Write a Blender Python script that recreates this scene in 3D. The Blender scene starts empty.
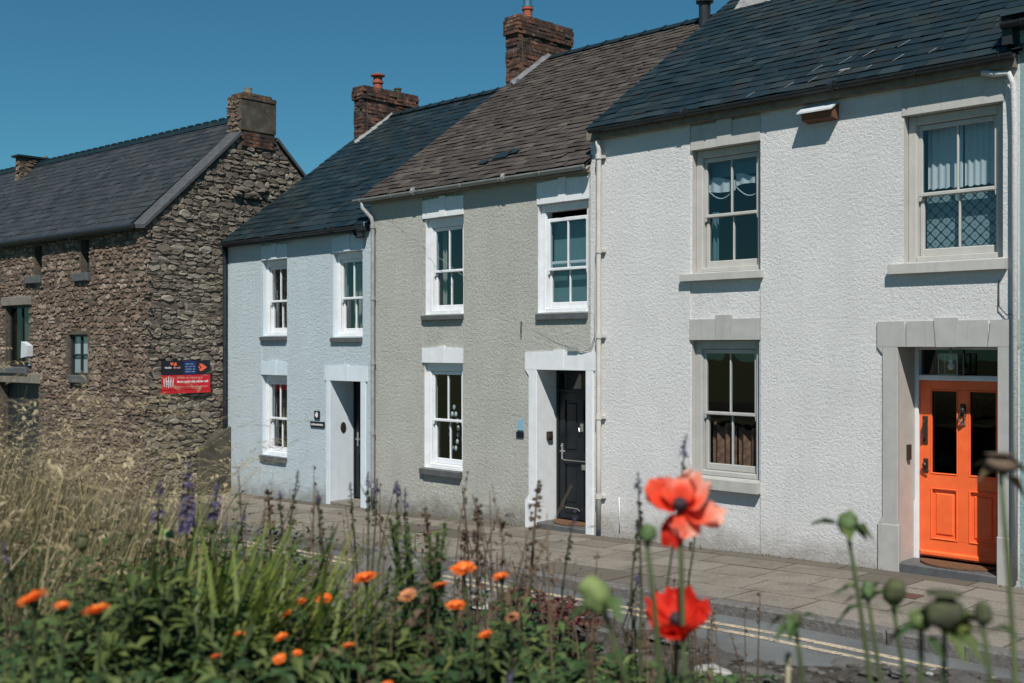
import bpy, math, random
from mathutils import Vector, Matrix, noise as mnoise
R = math.radians
sc = bpy.context.scene
COL = sc.collection
rnd = random.Random(7)
U = rnd.uniform

# ------------------------------------------------------------------ mesh helper
ROOTM = {}
class MB:
    def __init__(s): s.v = []; s.f = []; s.mi = []; s.t = []; s.cur = 0; s.tint = 0.5
    def vert(s, p): s.v.append(tuple(p)); return len(s.v) - 1
    def face(s, idx, mi=None, tint=None):
        s.f.append(tuple(idx)); s.mi.append(s.cur if mi is None else mi); s.t.append(s.tint if tint is None else tint)
    def quad(s, a, b, c, d, mi=None, tint=None):
        i = len(s.v); s.v += [tuple(a), tuple(b), tuple(c), tuple(d)]; s.face((i, i+1, i+2, i+3), mi, tint)
    def tri(s, a, b, c, tint=None):
        i = len(s.v); s.v += [tuple(a), tuple(b), tuple(c)]; s.face((i, i+1, i+2), None, tint)
    def box(s, x0, x1, y0, y1, z0, z1, mi=None, tint=None, M=None):
        p = [Vector((x, y, z)) for z in (z0, z1) for y in (y0, y1) for x in (x0, x1)]
        if M is not None: p = [M @ q for q in p]
        i = len(s.v); s.v += [tuple(q) for q in p]
        for q in ((0,2,3,1),(4,5,7,6),(0,1,5,4),(2,6,7,3),(0,4,6,2),(1,3,7,5)):
            s.face([i+k for k in q], mi, tint)
    def bbox(s, x0, x1, y0, y1, z0, z1, b=.01, mi=None, tint=None):
        # a box whose front (-y) face is chamfered
        o = [(x0,y0+b,z0),(x1,y0+b,z0),(x1,y0+b,z1),(x0,y0+b,z1)]
        n = [(x0+b,y0,z0+b),(x1-b,y0,z0+b),(x1-b,y0,z1-b),(x0+b,y0,z1-b)]
        k = [(x0,y1,z0),(x1,y1,z0),(x1,y1,z1),(x0,y1,z1)]
        i = len(s.v); s.v += o + n + k
        s.face((i+4,i+5,i+6,i+7), mi, tint)
        for a in range(4):
            c = (a+1) % 4
            s.face((i+a,i+c,i+4+c,i+4+a), mi, tint); s.face((i+8+a,i+8+c,i+c,i+a), mi, tint)
        s.face((i+11,i+10,i+9,i+8), mi, tint)
    def prism(s, pts, y0, y1, mi=None, tint=None):   # outline in x,z extruded in y
        i = len(s.v); n = len(pts)
        s.v += [(x, y0, z) for x, z in pts] + [(x, y1, z) for x, z in pts]
        s.face(range(i, i+n), mi, tint); s.face(range(i+2*n-1, i+n-1, -1), mi, tint)
        for a in range(n):
            c = (a+1) % n; s.face((i+a, i+n+a, i+n+c, i+c), mi, tint)
    def tube(s, pts, r, n=8, cap=True, mi=None, tint=None):
        pts = [Vector(p) for p in pts]; m = len(pts)
        rs = r if isinstance(r, (list, tuple)) else [r]*m
        rings = []; prev = None
        for k in range(m):
            d = (pts[min(k+1, m-1)] - pts[max(k-1, 0)]).normalized()
            a = prev if prev is not None else Vector((0, 0, 1)) if abs(d.z) < .9 else Vector((1, 0, 0))
            e1 = (a - d*a.dot(d)).normalized(); e2 = d.cross(e1); prev = e1
            i = len(s.v)
            for q in range(n):
                t = 2*math.pi*q/n; s.v.append(tuple(pts[k] + (e1*math.cos(t) + e2*math.sin(t))*rs[k]))
            rings.append(i)
        for k in range(m-1):
            for q in range(n):
                c = (q+1) % n; s.face((rings[k]+q, rings[k]+c, rings[k+1]+c, rings[k+1]+q), mi, tint[k] if isinstance(tint, list) else tint)
        if cap:
            t_ = tint[0] if isinstance(tint, list) else tint; s.face(range(rings[0]+n-1, rings[0]-1, -1), mi, t_); s.face(range(rings[-1], rings[-1]+n), mi, t_)
    def lathe(s, prof, c, n=14, axis=None, mi=None, tint=None):   # prof: (r, h)
        M = Matrix.Identity(3)
        if axis is not None: M = Vector(axis).normalized().to_track_quat('Z', 'Y').to_matrix()
        i = len(s.v); c = Vector(c)
        for r_, h in prof:
            for q in range(n):
                t = 2*math.pi*q/n; s.v.append(tuple(c + M @ Vector((r_*math.cos(t), r_*math.sin(t), h))))
        for k in range(len(prof)-1):
            for q in range(n):
                d = (q+1) % n; s.face((i+k*n+q, i+k*n+d, i+(k+1)*n+d, i+(k+1)*n+q), mi, tint)
        s.face(range(i+n-1, i-1, -1), mi, tint); k = i+(len(prof)-1)*n; s.face(range(k, k+n), mi, tint)
    def blob(s, c, rx, ry, rz, n=10, m=7, rough=0., seed=0, mi=None, tint=None):
        i = len(s.v); c = Vector(c)
        for a in range(m+1):
            th = math.pi*a/m
            for q in range(n):
                ph = 2*math.pi*q/n
                d = Vector((math.sin(th)*math.cos(ph), math.sin(th)*math.sin(ph), math.cos(th)))
                k = 1 + (rough*mnoise.noise(d*1.7 + Vector((seed, seed*.7, 3.1))) if rough else 0)
                s.v.append(tuple(c + Vector((d.x*rx, d.y*ry, d.z*rz))*k))
        for a in range(m):
            for q in range(n):
                d = (q+1) % n; s.face((i+a*n+q, i+(a+1)*n+q, i+(a+1)*n+d, i+a*n+d), mi, tint)
    def build(s, name, mats, parent=None, root=None, origin=None, smooth=False, local=False):
        me = bpy.data.meshes.new(name)
        vs = s.v
        if root is not None and not local:
            im = ROOTM[root.name].inverted(); vs = [tuple(im @ Vector(p)) for p in vs]
        if origin is not None:
            o = origin; vs = [(p[0]-o[0], p[1]-o[1], p[2]-o[2]) for p in vs]
        me.from_pydata(vs, [], s.f)
        if not isinstance(mats, (list, tuple)): mats = [mats]
        for m in mats: me.materials.append(m)
        me.polygons.foreach_set('material_index', s.mi)
        if smooth: me.polygons.foreach_set('use_smooth', [True]*len(s.f))
        a = me.attributes.new('tint', 'FLOAT', 'FACE'); a.data.foreach_set('value', s.t)
        me.update(); me.validate()
        o = bpy.data.objects.new(name, me); COL.objects.link(o)
        p = parent if parent is not None else root
        if p is not None: o.parent = p
        if origin is not None: o.location = origin
        return o

def tag(o, label=None, cat=None, group=None, kind=None):
    if label: o['label'] = label
    if cat: o['category'] = cat
    if group: o['group'] = group
    if kind: o['kind'] = kind
    return o
def thing(name, loc, label, cat, rotz=0., group=None):
    o = bpy.data.objects.new(name, None); COL.objects.link(o)
    o.empty_display_size = .2; o.location = loc; o.rotation_euler = (0, 0, rotz)
    ROOTM[o.name] = Matrix.Translation(loc) @ Matrix.Rotation(rotz, 4, 'Z')
    return tag(o, label, cat, group)

# ------------------------------------------------------------------ materials
def _n(nt, t, **kw):
    n = nt.nodes.new(t)
    for k, v in kw.items():
        if k in n.inputs: n.inputs[k].default_value = v
        else: setattr(n, k, v)
    return n
def rgba(c): return (c[0], c[1], c[2], 1)
def M(name, col, col2=None, scale=4., rough=.75, bump=None, ramp=None, tintamt=0., spec=.4, metal=0., stain=None, leaf=0., grime=None, stretch=None, splash=None):
    """col..col2 mixed by noise; ramp = colours picked by the 'tint' face attribute; bump = list of (scale, strength, distance, kind)"""
    m = bpy.data.materials.new(name); m.use_nodes = True; nt = m.node_tree; L = nt.links.new
    b = nt.nodes['Principled BSDF']; b.inputs['Roughness'].default_value = rough
    b.inputs['Specular IOR Level'].default_value = spec; b.inputs['Metallic'].default_value = metal
    tc = _n(nt, 'ShaderNodeTexCoord'); co = tc.outputs['Object']
    if stretch:
        mp = _n(nt, 'ShaderNodeMapping'); mp.inputs['Scale'].default_value = stretch; L(co, mp.inputs[0]); co = mp.outputs[0]
    if ramp:
        at = _n(nt, 'ShaderNodeAttribute', attribute_name='tint')
        rp = _n(nt, 'ShaderNodeValToRGB'); e = rp.color_ramp.elements
        e[0].color = rgba(ramp[0]); e[0].position = 0; e[1].color = rgba(ramp[-1]); e[1].position = 1
        for k in range(1, len(ramp)-1):
            q = e.new(k/(len(ramp)-1)); q.color = rgba(ramp[k])
        L(at.outputs['Fac'], rp.inputs[0]); c = rp.outputs[0]
    else:
        v = _n(nt, 'ShaderNodeRGB'); v.outputs[0].default_value = rgba(col); c = v.outputs[0]
    if col2 is not None:
        no = _n(nt, 'ShaderNodeTexNoise', Scale=scale, Detail=6., Roughness=.6); L(co, no.inputs['Vector'])
        mr = _n(nt, 'ShaderNodeMapRange'); mr.inputs[1].default_value = .35; mr.inputs[2].default_value = .68; L(no.outputs['Fac'], mr.inputs[0])
        mx = _n(nt, 'ShaderNodeMix', data_type='RGBA'); L(mr.outputs[0], mx.inputs[0]); L(c, mx.inputs[6])
        mx.inputs[7].default_value = rgba(col2); c = mx.outputs[2]
    for (scl, lo, hi, cc, amt) in (stain or []):
        no = _n(nt, 'ShaderNodeTexNoise', Scale=scl, Detail=5., Roughness=.65); L(co, no.inputs['Vector'])
        mr = _n(nt, 'ShaderNodeMapRange'); mr.inputs[1].default_value = lo; mr.inputs[2].default_value = hi; mr.inputs[4].default_value = amt; L(no.outputs['Fac'], mr.inputs[0])
        mx = _n(nt, 'ShaderNodeMix', data_type='RGBA'); L(mr.outputs[0], mx.inputs[0]); L(c, mx.inputs[6])
        mx.inputs[7].default_value = rgba(cc); c = mx.outputs[2]
    if grime:   # (colour, amount): soft vertical streaks of dirt
        mp = _n(nt, 'ShaderNodeMapping'); mp.inputs['Scale'].default_value = (5, 5, .35); L(tc.outputs['Object'], mp.inputs[0])
        no = _n(nt, 'ShaderNodeTexNoise', Scale=1.6, Detail=5., Roughness=.7); L(mp.outputs[0], no.inputs['Vector'])
        mr = _n(nt, 'ShaderNodeMapRange'); mr.inputs[1].default_value = .5; mr.inputs[2].default_value = .8; mr.inputs[4].default_value = grime[1]; L(no.outputs['Fac'], mr.inputs[0])
        mx = _n(nt, 'ShaderNodeMix', data_type='RGBA'); L(mr.outputs[0], mx.inputs[0]); L(c, mx.inputs[6])
        mx.inputs[7].default_value = rgba(grime[0]); c = mx.outputs[2]
    if splash:  # (colour, fall of the street): rain splash and damp along the foot of a wall
        sx = _n(nt, 'ShaderNodeSeparateXYZ'); L(tc.outputs['Object'], sx.inputs[0])
        no = _n(nt, 'ShaderNodeTexNoise', Scale=3.5, Detail=6., Roughness=.7); L(tc.outputs['Object'], no.inputs['Vector'])
        a1 = _n(nt, 'ShaderNodeMath', operation='MULTIPLY_ADD'); a1.inputs[1].default_value = -splash[1]; L(sx.outputs[0], a1.inputs[0]); L(sx.outputs[2], a1.inputs[2])
        a2 = _n(nt, 'ShaderNodeMath', operation='MULTIPLY_ADD'); a2.inputs[1].default_value = -.75; L(no.outputs['Fac'], a2.inputs[0]); L(a1.outputs[0], a2.inputs[2])
        mr = _n(nt, 'ShaderNodeMapRange'); mr.inputs[1].default_value = -.36; mr.inputs[2].default_value = -.02; mr.inputs[3].default_value = .75; mr.inputs[4].default_value = 0.; L(a2.outputs[0], mr.inputs[0])
        mx = _n(nt, 'ShaderNodeMix', data_type='RGBA'); L(mr.outputs[0], mx.inputs[0]); L(c, mx.inputs[6])
        mx.inputs[7].default_value = rgba(splash[0]); c = mx.outputs[2]
    L(c, b.inputs['Base Color'])
    prev = None
    for (scl, st, dist, kind) in (bump or []):
        if kind == 'v':
            no = _n(nt, 'ShaderNodeTexVoronoi', Scale=scl, feature='SMOOTH_F1'); out = no.outputs['Distance']
        else:
            no = _n(nt, 'ShaderNodeTexNoise', Scale=scl, Detail=4. if kind == 'n' else 7., Roughness=.6 if kind == 'n' else .78, Distortion=0. if kind == 'n' else .15); out = no.outputs['Fac']
        L(co, no.inputs['Vector'])
        bm = _n(nt, 'ShaderNodeBump', Strength=st, Distance=dist); L(out, bm.inputs['Height'])
        if prev is not None: L(prev, bm.inputs['Normal'])
        prev = bm.outputs[0]
    if prev is not None: L(prev, b.inputs['Normal'])
    if leaf:
        tr = _n(nt, 'ShaderNodeBsdfTranslucent'); L(c, tr.inputs[0])
        ms = _n(nt, 'ShaderNodeMixShader', Fac=leaf); L(b.outputs[0], ms.inputs[1]); L(tr.outputs[0], ms.inputs[2])
        L(ms.outputs[0], nt.nodes['Material Output'].inputs[0])
    return m
ROUGH = [(25., 1., .026, 'm')]
ROUGH_FINE = [(19., 1., .036, 'm')]
mat = {}
mat['white_render'] = M('white_render', (.72,.71,.695), (.645,.638,.625), 1.3, .85, ROUGH, stain=[(42., .58, .66, (.27,.27,.27), .50)], grime=((.46,.455,.43), .22), spec=.2, splash=((.33,.30,.26), .004))
mat['sage_render'] = M('sage_render', (.485,.482,.43), (.425,.42,.375), 1.5, .85, ROUGH_FINE, stain=[(34., .57, .66, (.20,.195,.17), .55)], grime=((.30,.29,.25), .25), spec=.2, splash=((.17,.155,.125), .0304))
mat['blue_render'] = M('blue_render', (.53,.605,.64), (.48,.55,.58), 1.5, .85, ROUGH_FINE, stain=[(32., .58, .67, (.28,.33,.36), .5)], grime=((.36,.40,.42), .2), spec=.2, splash=((.26,.255,.23), .0304))
mat['teal_render'] = M('teal_render', (.30,.43,.43), (.25,.37,.37), 1.5, .85, ROUGH, spec=.2)
mat['white_paint'] = M('white_paint', (.72,.735,.75), (.64,.65,.655), 6., .5, [(30, .15, .004, 'n')], grime=((.5,.49,.46), .3))
mat['blue_white_paint'] = M('blue_white_paint', (.62,.68,.72), (.56,.62,.655), 5., .6, [(30, .2, .004, 'n')], grime=((.42,.44,.44), .35))
mat['lintel_blue'] = M('lintel_blue', (.55,.63,.68), (.5,.575,.62), 5., .6, [(30, .2, .004, 'n')])
mat['beige_paint'] = M('beige_paint', (.475,.46,.43), (.42,.405,.375), 5., .55, [(30, .2, .004, 'n')], grime=((.3,.28,.25), .35))
mat['stone_paint'] = M('stone_paint', (.42,.41,.385), (.365,.358,.335), 5., .6, [(30, .2, .004, 'n')], grime=((.24,.235,.22), .35))
mat['reveal_paint'] = M('reveal_paint', (.47,.43,.385), (.41,.375,.34), 4., .7, [(40, .3, .004, 'n')])
mat['slate_sill'] = M('slate_sill', (.10,.105,.105), (.07,.072,.075), 9., .6, [(40, .4, .004, 'n')])
mat['dark_frame'] = M('dark_frame', (.02,.022,.025), None, 1, .45)
mat['black_paint'] = M('black_paint', (.008,.011,.014), (.012,.015,.018), 5., .35, [(12, .08, .003, 'n')], spec=.3)
mat['orange_paint'] = M('orange_paint', (.90,.155,.042), (.80,.125,.032), 5., .42, [(25, .06, .003, 'n')], spec=.45)
mat['metal'] = M('metal', (.55,.53,.48), None, 1, .35, metal=.9)
mat['dark_metal'] = M('dark_metal', (.035,.03,.027), (.06,.05,.04), 20, .45, metal=.4)
mat['slate'] = M('slate', 0, None, 1, .5, [(18, .35, .004, 'n')], ramp=[(0.0068,0.0161,0.0221),(0.0127,0.0263,0.034),(0.0093,0.0204,0.0255),(0.0238,0.0374,0.0425),(0.0136,0.0204,0.0238)], stain=[(9., .62, .78, (.055,.065,.062), .5), (2.2,.50,.72,(.032,.030,.022),.6)], spec=.22)
mat['slate_grey'] = M('slate_grey', 0, None, 1, .6, [(18, .3, .004, 'n')], ramp=[(.022,.027,.031),(.034,.040,.044),(.028,.033,.037),(.044,.049,.053),(.034,.038,.042)], stain=[(7., .62, .72, (.13,.135,.125), .6), (1.2,.5,.75,(.05,.053,.053),.5)], spec=.22)
mat['slate_brown'] = M('slate_brown', 0, None, 1, .85, [(20, .8, .010, 'n')], ramp=[(.038,.032,.029),(.062,.051,.044),(.048,.041,.037),(.085,.071,.060),(.055,.046,.040)], stain=[(7., .58, .74, (.15,.125,.09), .55), (3., .6, .75, (.035,.033,.032), .5)], spec=.2)
mat['lead'] = M('lead', (.10,.105,.11), (.155,.16,.165), 8., .55, [(20, .3, .006, 'n')])
mat['coping_slate'] = M('coping_slate', (.075,.08,.085), (.05,.053,.057), 7., .75, [(25, .5, .008, 'n')])
mat['mortar_flash'] = M('mortar_flash', (.27,.275,.265), (.17,.17,.165), 9., .85, [(30, .6, .012, 'n')])
mat['brick'] = M('brick', 0, None, 1, .9, [(45, .6, .006, 'n')], ramp=[(.070,.036,.028),(.14,.058,.040),(.050,.036,.031),(.19,.085,.055),(.095,.062,.048)], stain=[(13., .54, .66, (.27,.25,.20), .65), (4., .42, .58, (.030,.027,.025), .85)], spec=.15)
mat['mortar'] = M('mortar', (.17,.155,.135), (.11,.10,.09), 12., .95, [(40, .5, .006, 'n')], spec=.1)
mat['stone'] = M('stone', 0, None, 1, .92, [(26, .7, .012, 'n'), (70, .4, .005, 'n')], ramp=[(0.1167,0.082,0.062),(0.1803,0.1299,0.0969),(0.0902,0.067,0.0543),(0.2281,0.1719,0.1308),(0.1379,0.096,0.0746),(0.297,0.2399,0.1841),(0.1591,0.122,0.0969)], stain=[(10., .58, .72, (.27,.25,.20), .5), (5., .58, .72, (.055,.047,.042), .6)], spec=.15)
mat['stone_gable'] = M('stone_gable', 0, None, 1, .92, [(26, .7, .012, 'n'), (70, .4, .005, 'n')], ramp=[(.125,.103,.083),(.185,.157,.126),(.095,.079,.066),(.235,.202,.162),(.145,.117,.094),(.29,.255,.205),(.165,.138,.11)], stain=[(10., .58, .72, (.27,.26,.21), .5), (5., .58, .72, (.05,.047,.043), .6)], spec=.15)
mat['soot_render'] = M('soot_render', (.095,.085,.068), (.05,.043,.034), 3.5, .95, [(40, .5, .008, 'n')], stain=[(5., .52, .7, (.16,.15,.12), .5)], spec=.1)
mat['lichen_stone'] = M('lichen_stone', (.10,.085,.065), (.05,.043,.036), 9., .95, [(30, .7, .012, 'n')], stain=[(11., .52, .64, (.30,.12,.04), .8)], spec=.1)
mat['rubble_mortar'] = M('rubble_mortar', (.125,.105,.083), (.07,.058,.046), 14., .95, [(30, .8, .015, 'n')], spec=.1)
mat['concrete'] = M('concrete', (.20,.185,.155), (.14,.125,.105), 6., .9, [(40, .5, .006, 'n')], spec=.15)
mat['asphalt'] = M('asphalt', (.135,.142,.14), (.10,.105,.103), 1.1, .88, [(160, .5, .006, 'n')], stain=[(70., .56, .66, (.25,.255,.25), .6), (48., .58, .68, (.055,.058,.058), .6), (.9, .5, .62, (.085,.09,.09), .6)], spec=.25)
mat['paving'] = M('paving', 0, None, 1, .9, [(60, .5, .006, 'n'), (9, .25, .01, 'n')], ramp=[(0.102,0.0886,0.0717),(0.1641,0.1435,0.1171),(0.1906,0.1681,0.1391),(0.2172,0.1926,0.161),(0.1774,0.1558,0.1259),(0.266,0.2418,0.2086)], stain=[(3.2, .48, .70, (.105,.092,.074), .65), (34., .54, .64, (.062,.057,.048), .6)], spec=.2)
mat['joint'] = M('joint', (.075,.066,.055), (.12,.108,.092), 14., .95, [(60, .5, .006, 'n')], spec=.1)
mat['kerb'] = M('kerb', (.165,.155,.145), (.10,.094,.088), 22., .9, [(50, .9, .012, 'n')], spec=.2)
mat['road_paint'] = M('road_paint', (.50,.405,.27), (.36,.31,.235), 5., .8, [(150, .4, .004, 'n')], stain=[(22., .50, .60, (.13,.13,.125), .85), (3., .5, .62, (.20,.185,.16), .5)], spec=.2)
mat['soil'] = M('soil', (.085,.075,.062), (.035,.03,.025), 14., .95, [(30, .9, .03, 'n')], spec=.1)
mat['field'] = M('field', (.07,.085,.035), (.10,.095,.05), .6, .95, [(30, .6, .03, 'n')], spec=.1)
mat['rock'] = M('rock', (.17,.162,.148), (.085,.08,.073), 7., .95, [(18, .9, .03, 'n'), (60, .5, .01, 'n')], stain=[(14., .58, .7, (.33,.325,.30), .6)], spec=.15)
mat['cope'] = M('cope', 0, None, 1, .95, [(28, .9, .02, 'n'), (80, .5, .008, 'n')], ramp=[(.05,.047,.043),(.085,.08,.073),(.065,.06,.054),(.12,.114,.105),(.075,.07,.063),(.34,.335,.31)], stain=[(16., .58, .7, (.22,.21,.19), .4)], spec=.15)
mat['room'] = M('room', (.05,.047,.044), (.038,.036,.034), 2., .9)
mat['pipe_cream'] = M('pipe_cream', (.55,.53,.49), (.46,.44,.40), 6., .5, grime=((.3,.29,.26), .3))
mat['pipe_grey'] = M('pipe_grey', (.30,.305,.295), (.22,.22,.21), 7., .55)
mat['pipe_black'] = M('pipe_black', (.014,.018,.023), (.03,.034,.038), 9., .4)
mat['fascia_brown'] = M('fascia_brown', (.21,.18,.145), (.13,.11,.09), 9., .8)
mat['terracotta'] = M('terracotta', (.33,.085,.045), (.24,.065,.04), 9., .75)
mat['steel'] = M('steel', (.62,.62,.62), None, 1, .25, metal=1.)
mat['coir'] = M('coir', (.17,.095,.055), (.11,.062,.038), 30., .95, [(120, .9, .01, 'n')], spec=.05)
mat['rubber'] = M('rubber', (.018,.018,.018), None, 1, .8)
mat['net'] = M('net', (.85,.87,.88), None, 1, .9, leaf=.25)
mat['cream_cloth'] = M('cream_cloth', (.45,.42,.37), (.36,.33,.29), 8., .9, leaf=.2)
mat['blind'] = M('blind', (.16,.27,.29), (.14,.24,.26), 3., .8, leaf=.15)
mat['rust_cloth'] = M('rust_cloth', (.36,.175,.11), (.11,.06,.045), 13., .9, [(20, .3, .01, 'n')])
mat['stripe_cloth'] = M('stripe_cloth', (.30,.26,.19), (.08,.07,.055), 6., .9, stretch=(6, 6, .3))
mat['sign_red'] = M('sign_red', (.50,.012,.022), None, 1, .4)
mat['sign_black'] = M('sign_black', (.008,.010,.016), None, 1, .4)
mat['sign_navy'] = M('sign_navy', (.010,.022,.11), None, 1, .4)
mat['sign_white'] = M('sign_white', (.72,.68,.68), None, 1, .5)
mat['sign_pink'] = M('sign_pink', (.60,.28,.26), None, 1, .5)
mat['sign_orange'] = M('sign_orange', (.75,.12,.05), None, 1, .5)
mat['sign_blue'] = M('sign_blue', (.22,.38,.48), None, 1, .5)
mat['oak'] = M('oak', (.16,.075,.042), (.10,.05,.03), 9., .8, stretch=(1, 1, 8))
mat['sheet_white'] = M('sheet_white', (.55,.58,.60), (.45,.47,.49), 7., .5)
def glass_mat(name, tint, k):
    m = bpy.data.materials.new(name); m.use_nodes = True; nt = m.node_tree; L = nt.links.new; nt.nodes.clear()
    out = _n(nt, 'ShaderNodeOutputMaterial'); tr = _n(nt, 'ShaderNodeBsdfTransparent'); tr.inputs[0].default_value = rgba(tint)
    gl = _n(nt, 'ShaderNodeBsdfGlossy', Roughness=.01); fr = _n(nt, 'ShaderNodeFresnel', IOR=1.5); ge = _n(nt, 'ShaderNodeNewGeometry'); ma = _n(nt, 'ShaderNodeMath', operation='MULTIPLY_ADD'); ma.inputs[1].default_value = 1/1.5-1.5; ma.inputs[2].default_value = 1.5; L(ge.outputs['Backfacing'], ma.inputs[0]); L(ma.outputs[0], fr.inputs['IOR'])
    tc = _n(nt, 'ShaderNodeTexCoord'); no = _n(nt, 'ShaderNodeTexNoise', Scale=2.2, Detail=1.); L(tc.outputs['Object'], no.inputs['Vector'])
    bm = _n(nt, 'ShaderNodeBump', Strength=.10, Distance=.02); L(no.outputs['Fac'], bm.inputs['Height']); L(bm.outputs[0], gl.inputs['Normal'])
    mu = _n(nt, 'ShaderNodeMath', operation='MULTIPLY', use_clamp=True); mu.inputs[1].default_value = k; L(fr.outputs[0], mu.inputs[0])
    mx = _n(nt, 'ShaderNodeMixShader'); L(mu.outputs[0], mx.inputs[0]); L(tr.outputs[0], mx.inputs[1]); L(gl.outputs[0], mx.inputs[2]); L(mx.outputs[0], out.inputs[0])
    return m
mat['glass'] = glass_mat('glass', (.74,.82,.84), 2.3)
mat['door_glass'] = glass_mat('door_glass', (.35,.38,.38), 1.2)
def lattice_mat():
    m = bpy.data.materials.new('lattice_film'); m.use_nodes = True; nt = m.node_tree; L = nt.links.new
    b = nt.nodes['Principled BSDF']; b.inputs['Roughness'].default_value = .8
    tc = _n(nt, 'ShaderNodeTexCoord'); sx = _n(nt, 'ShaderNodeSeparateXYZ'); L(tc.outputs['Object'], sx.inputs[0])
    def math_(op, a, b_=None, c=None):
        n = _n(nt, 'ShaderNodeMath', operation=op)
        for i, q in enumerate((a, b_, c)):
            if q is None: continue
            if isinstance(q, (int, float)): n.inputs[i].default_value = q
            else: L(q, n.inputs[i])
        return n.outputs[0]
    P = .125
    s_ = math_('DIVIDE', math_('ADD', sx.outputs[0], sx.outputs[2]), P); d_ = math_('DIVIDE', math_('SUBTRACT', sx.outputs[0], sx.outputs[2]), P)
    a = math_('ABSOLUTE', math_('SUBTRACT', math_('FRACT', s_), .5)); c = math_('ABSOLUTE', math_('SUBTRACT', math_('FRACT', d_), .5))
    line = math_('GREATER_THAN', math_('MAXIMUM', a, c), .425)
    kn = math_('GREATER_THAN', math_('MINIMUM', a, c), .34)
    dot = math_('LESS_THAN', math_('MAXIMUM', a, c), .07)
    dk = math_('MAXIMUM', math_('MAXIMUM', line, kn), dot)
    mx = _n(nt, 'ShaderNodeMix', data_type='RGBA'); L(dk, mx.inputs[0]); mx.inputs[6].default_value = (.26,.33,.35,1); mx.inputs[7].default_value = (.012,.025,.035,1)
    L(mx.outputs[2], b.inputs['Base Color']); return m
mat['lattice'] = lattice_mat()
GREENS = [(.022,.045,.016),(.040,.080,.024),(.030,.060,.020),(.070,.115,.034),(.115,.15,.045)]
mat['leaf'] = M('leaf', 0, None, 1, .6, ramp=GREENS, leaf=.14, spec=.3)
mat['leaf_dark'] = M('leaf_dark', 0, None, 1, .55, ramp=[(.022,.038,.011),(.042,.070,.018),(.030,.050,.014),(.075,.105,.027),(.12,.14,.038)], leaf=.12, spec=.35)
mat['leaf_iris'] = M('leaf_iris', 0, None, 1, .5, ramp=[(.070,.105,.018),(.145,.185,.032),(.105,.145,.025),(.22,.24,.06)], leaf=.35, spec=.35)
mat['leaf_euph'] = M('leaf_euph', 0, None, 1, .6, ramp=[(.024,.055,.02),(.045,.095,.028),(.08,.14,.032),(.15,.19,.035)], leaf=.25, spec=.3)
mat['grass'] = M('grass', 0, None, 1, .8, ramp=[(.10,.105,.035),(.20,.18,.075),(.34,.27,.145),(.46,.37,.22),(.55,.46,.30)], leaf=.3, spec=.15)
mat['dead_stem'] = M('dead_stem', 0, None, 1, .9, ramp=[(.055,.036,.026),(.10,.068,.045),(.17,.12,.075)], spec=.1)
mat['stem'] = M('stem', 0, None, 1, .7, ramp=[(.018,.022,.012),(.055,.075,.028),(.12,.14,.058)], spec=.25)
mat['spire_stem'] = M('spire_stem', 0, None, 1, .8, ramp=[(.03,.032,.02),(.05,.055,.028),(.075,.085,.04)], spec=.15)
mat['pale_stem'] = M('pale_stem', (.34,.30,.20), (.25,.22,.14), 12., .8)
mat['purple'] = M('purple', 0, None, 1, .7, ramp=[(.045,.036,.075),(.095,.078,.15),(.16,.135,.23),(.07,.057,.11)], leaf=.25, spec=.2)
mat['poppy'] = M('poppy', 0, None, 1, .6, ramp=[(.60,.020,.012),(.80,.045,.020),(.86,.11,.05),(.88,.32,.22),(.90,.50,.40)], leaf=.4, spec=.2, bump=[(60, .3, .004, 'n')])
mat['poppy_dark'] = M('poppy_dark', (.018,.010,.016), (.05,.03,.03), 60., .8)
mat['bud_green'] = M('bud_green', (.10,.155,.055), (.055,.09,.03), 22., .65, [(90, .6, .004, 'n')])
mat['bud_pale'] = M('bud_pale', (.20,.25,.085), (.13,.17,.055), 16., .65, [(90, .5, .004, 'n')])
mat['pod_dark'] = M('pod_dark', (.040,.042,.022), (.085,.10,.035), 25., .8, [(60, .6, .004, 'n')])
mat['withered'] = M('withered', (.16,.10,.065), (.07,.05,.035), 30., .9)
mat['marigold'] = M('marigold', 0, None, 1, .6, ramp=[(.80,.12,.012),(.88,.20,.025),(.90,.28,.05)], leaf=.3, spec=.2)
mat['marigold_faded'] = M('marigold_faded', 0, None, 1, .7, ramp=[(.60,.22,.08),(.70,.32,.15),(.45,.2,.1)], leaf=.3)
mat['sedum'] = M('sedum', 0, None, 1, .7, ramp=[(.07,.016,.018),(.13,.032,.035),(.18,.055,.055)], leaf=.15)
mat['leaf_litter'] = M('leaf_litter', 0, None, 1, .9, ramp=[(.20,.09,.04),(.11,.07,.035),(.07,.085,.03),(.28,.15,.08)], leaf=.2)

# ------------------------------------------------------------------ levels
CAMY = -11.84; EYE = 2.6
def gz(X): return min(.0304*X + .287, .118 + .004*(X+5))
def bz(X, Y):
    e = 1.52 + .035*(X+2.5)
    m = .10*mnoise.noise(Vector((X*.9, Y*.9, 2.2))) + .05*mnoise.noise(Vector((X*2.7, Y*2.7, 7.7)))
    q = max(0, min(1, (-Y-8.7)/1.2)); return e - .05 + m + .22*q*q*(3-2*q) - .25*max(0, min(1, (-Y-11.0)/.8))

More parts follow.
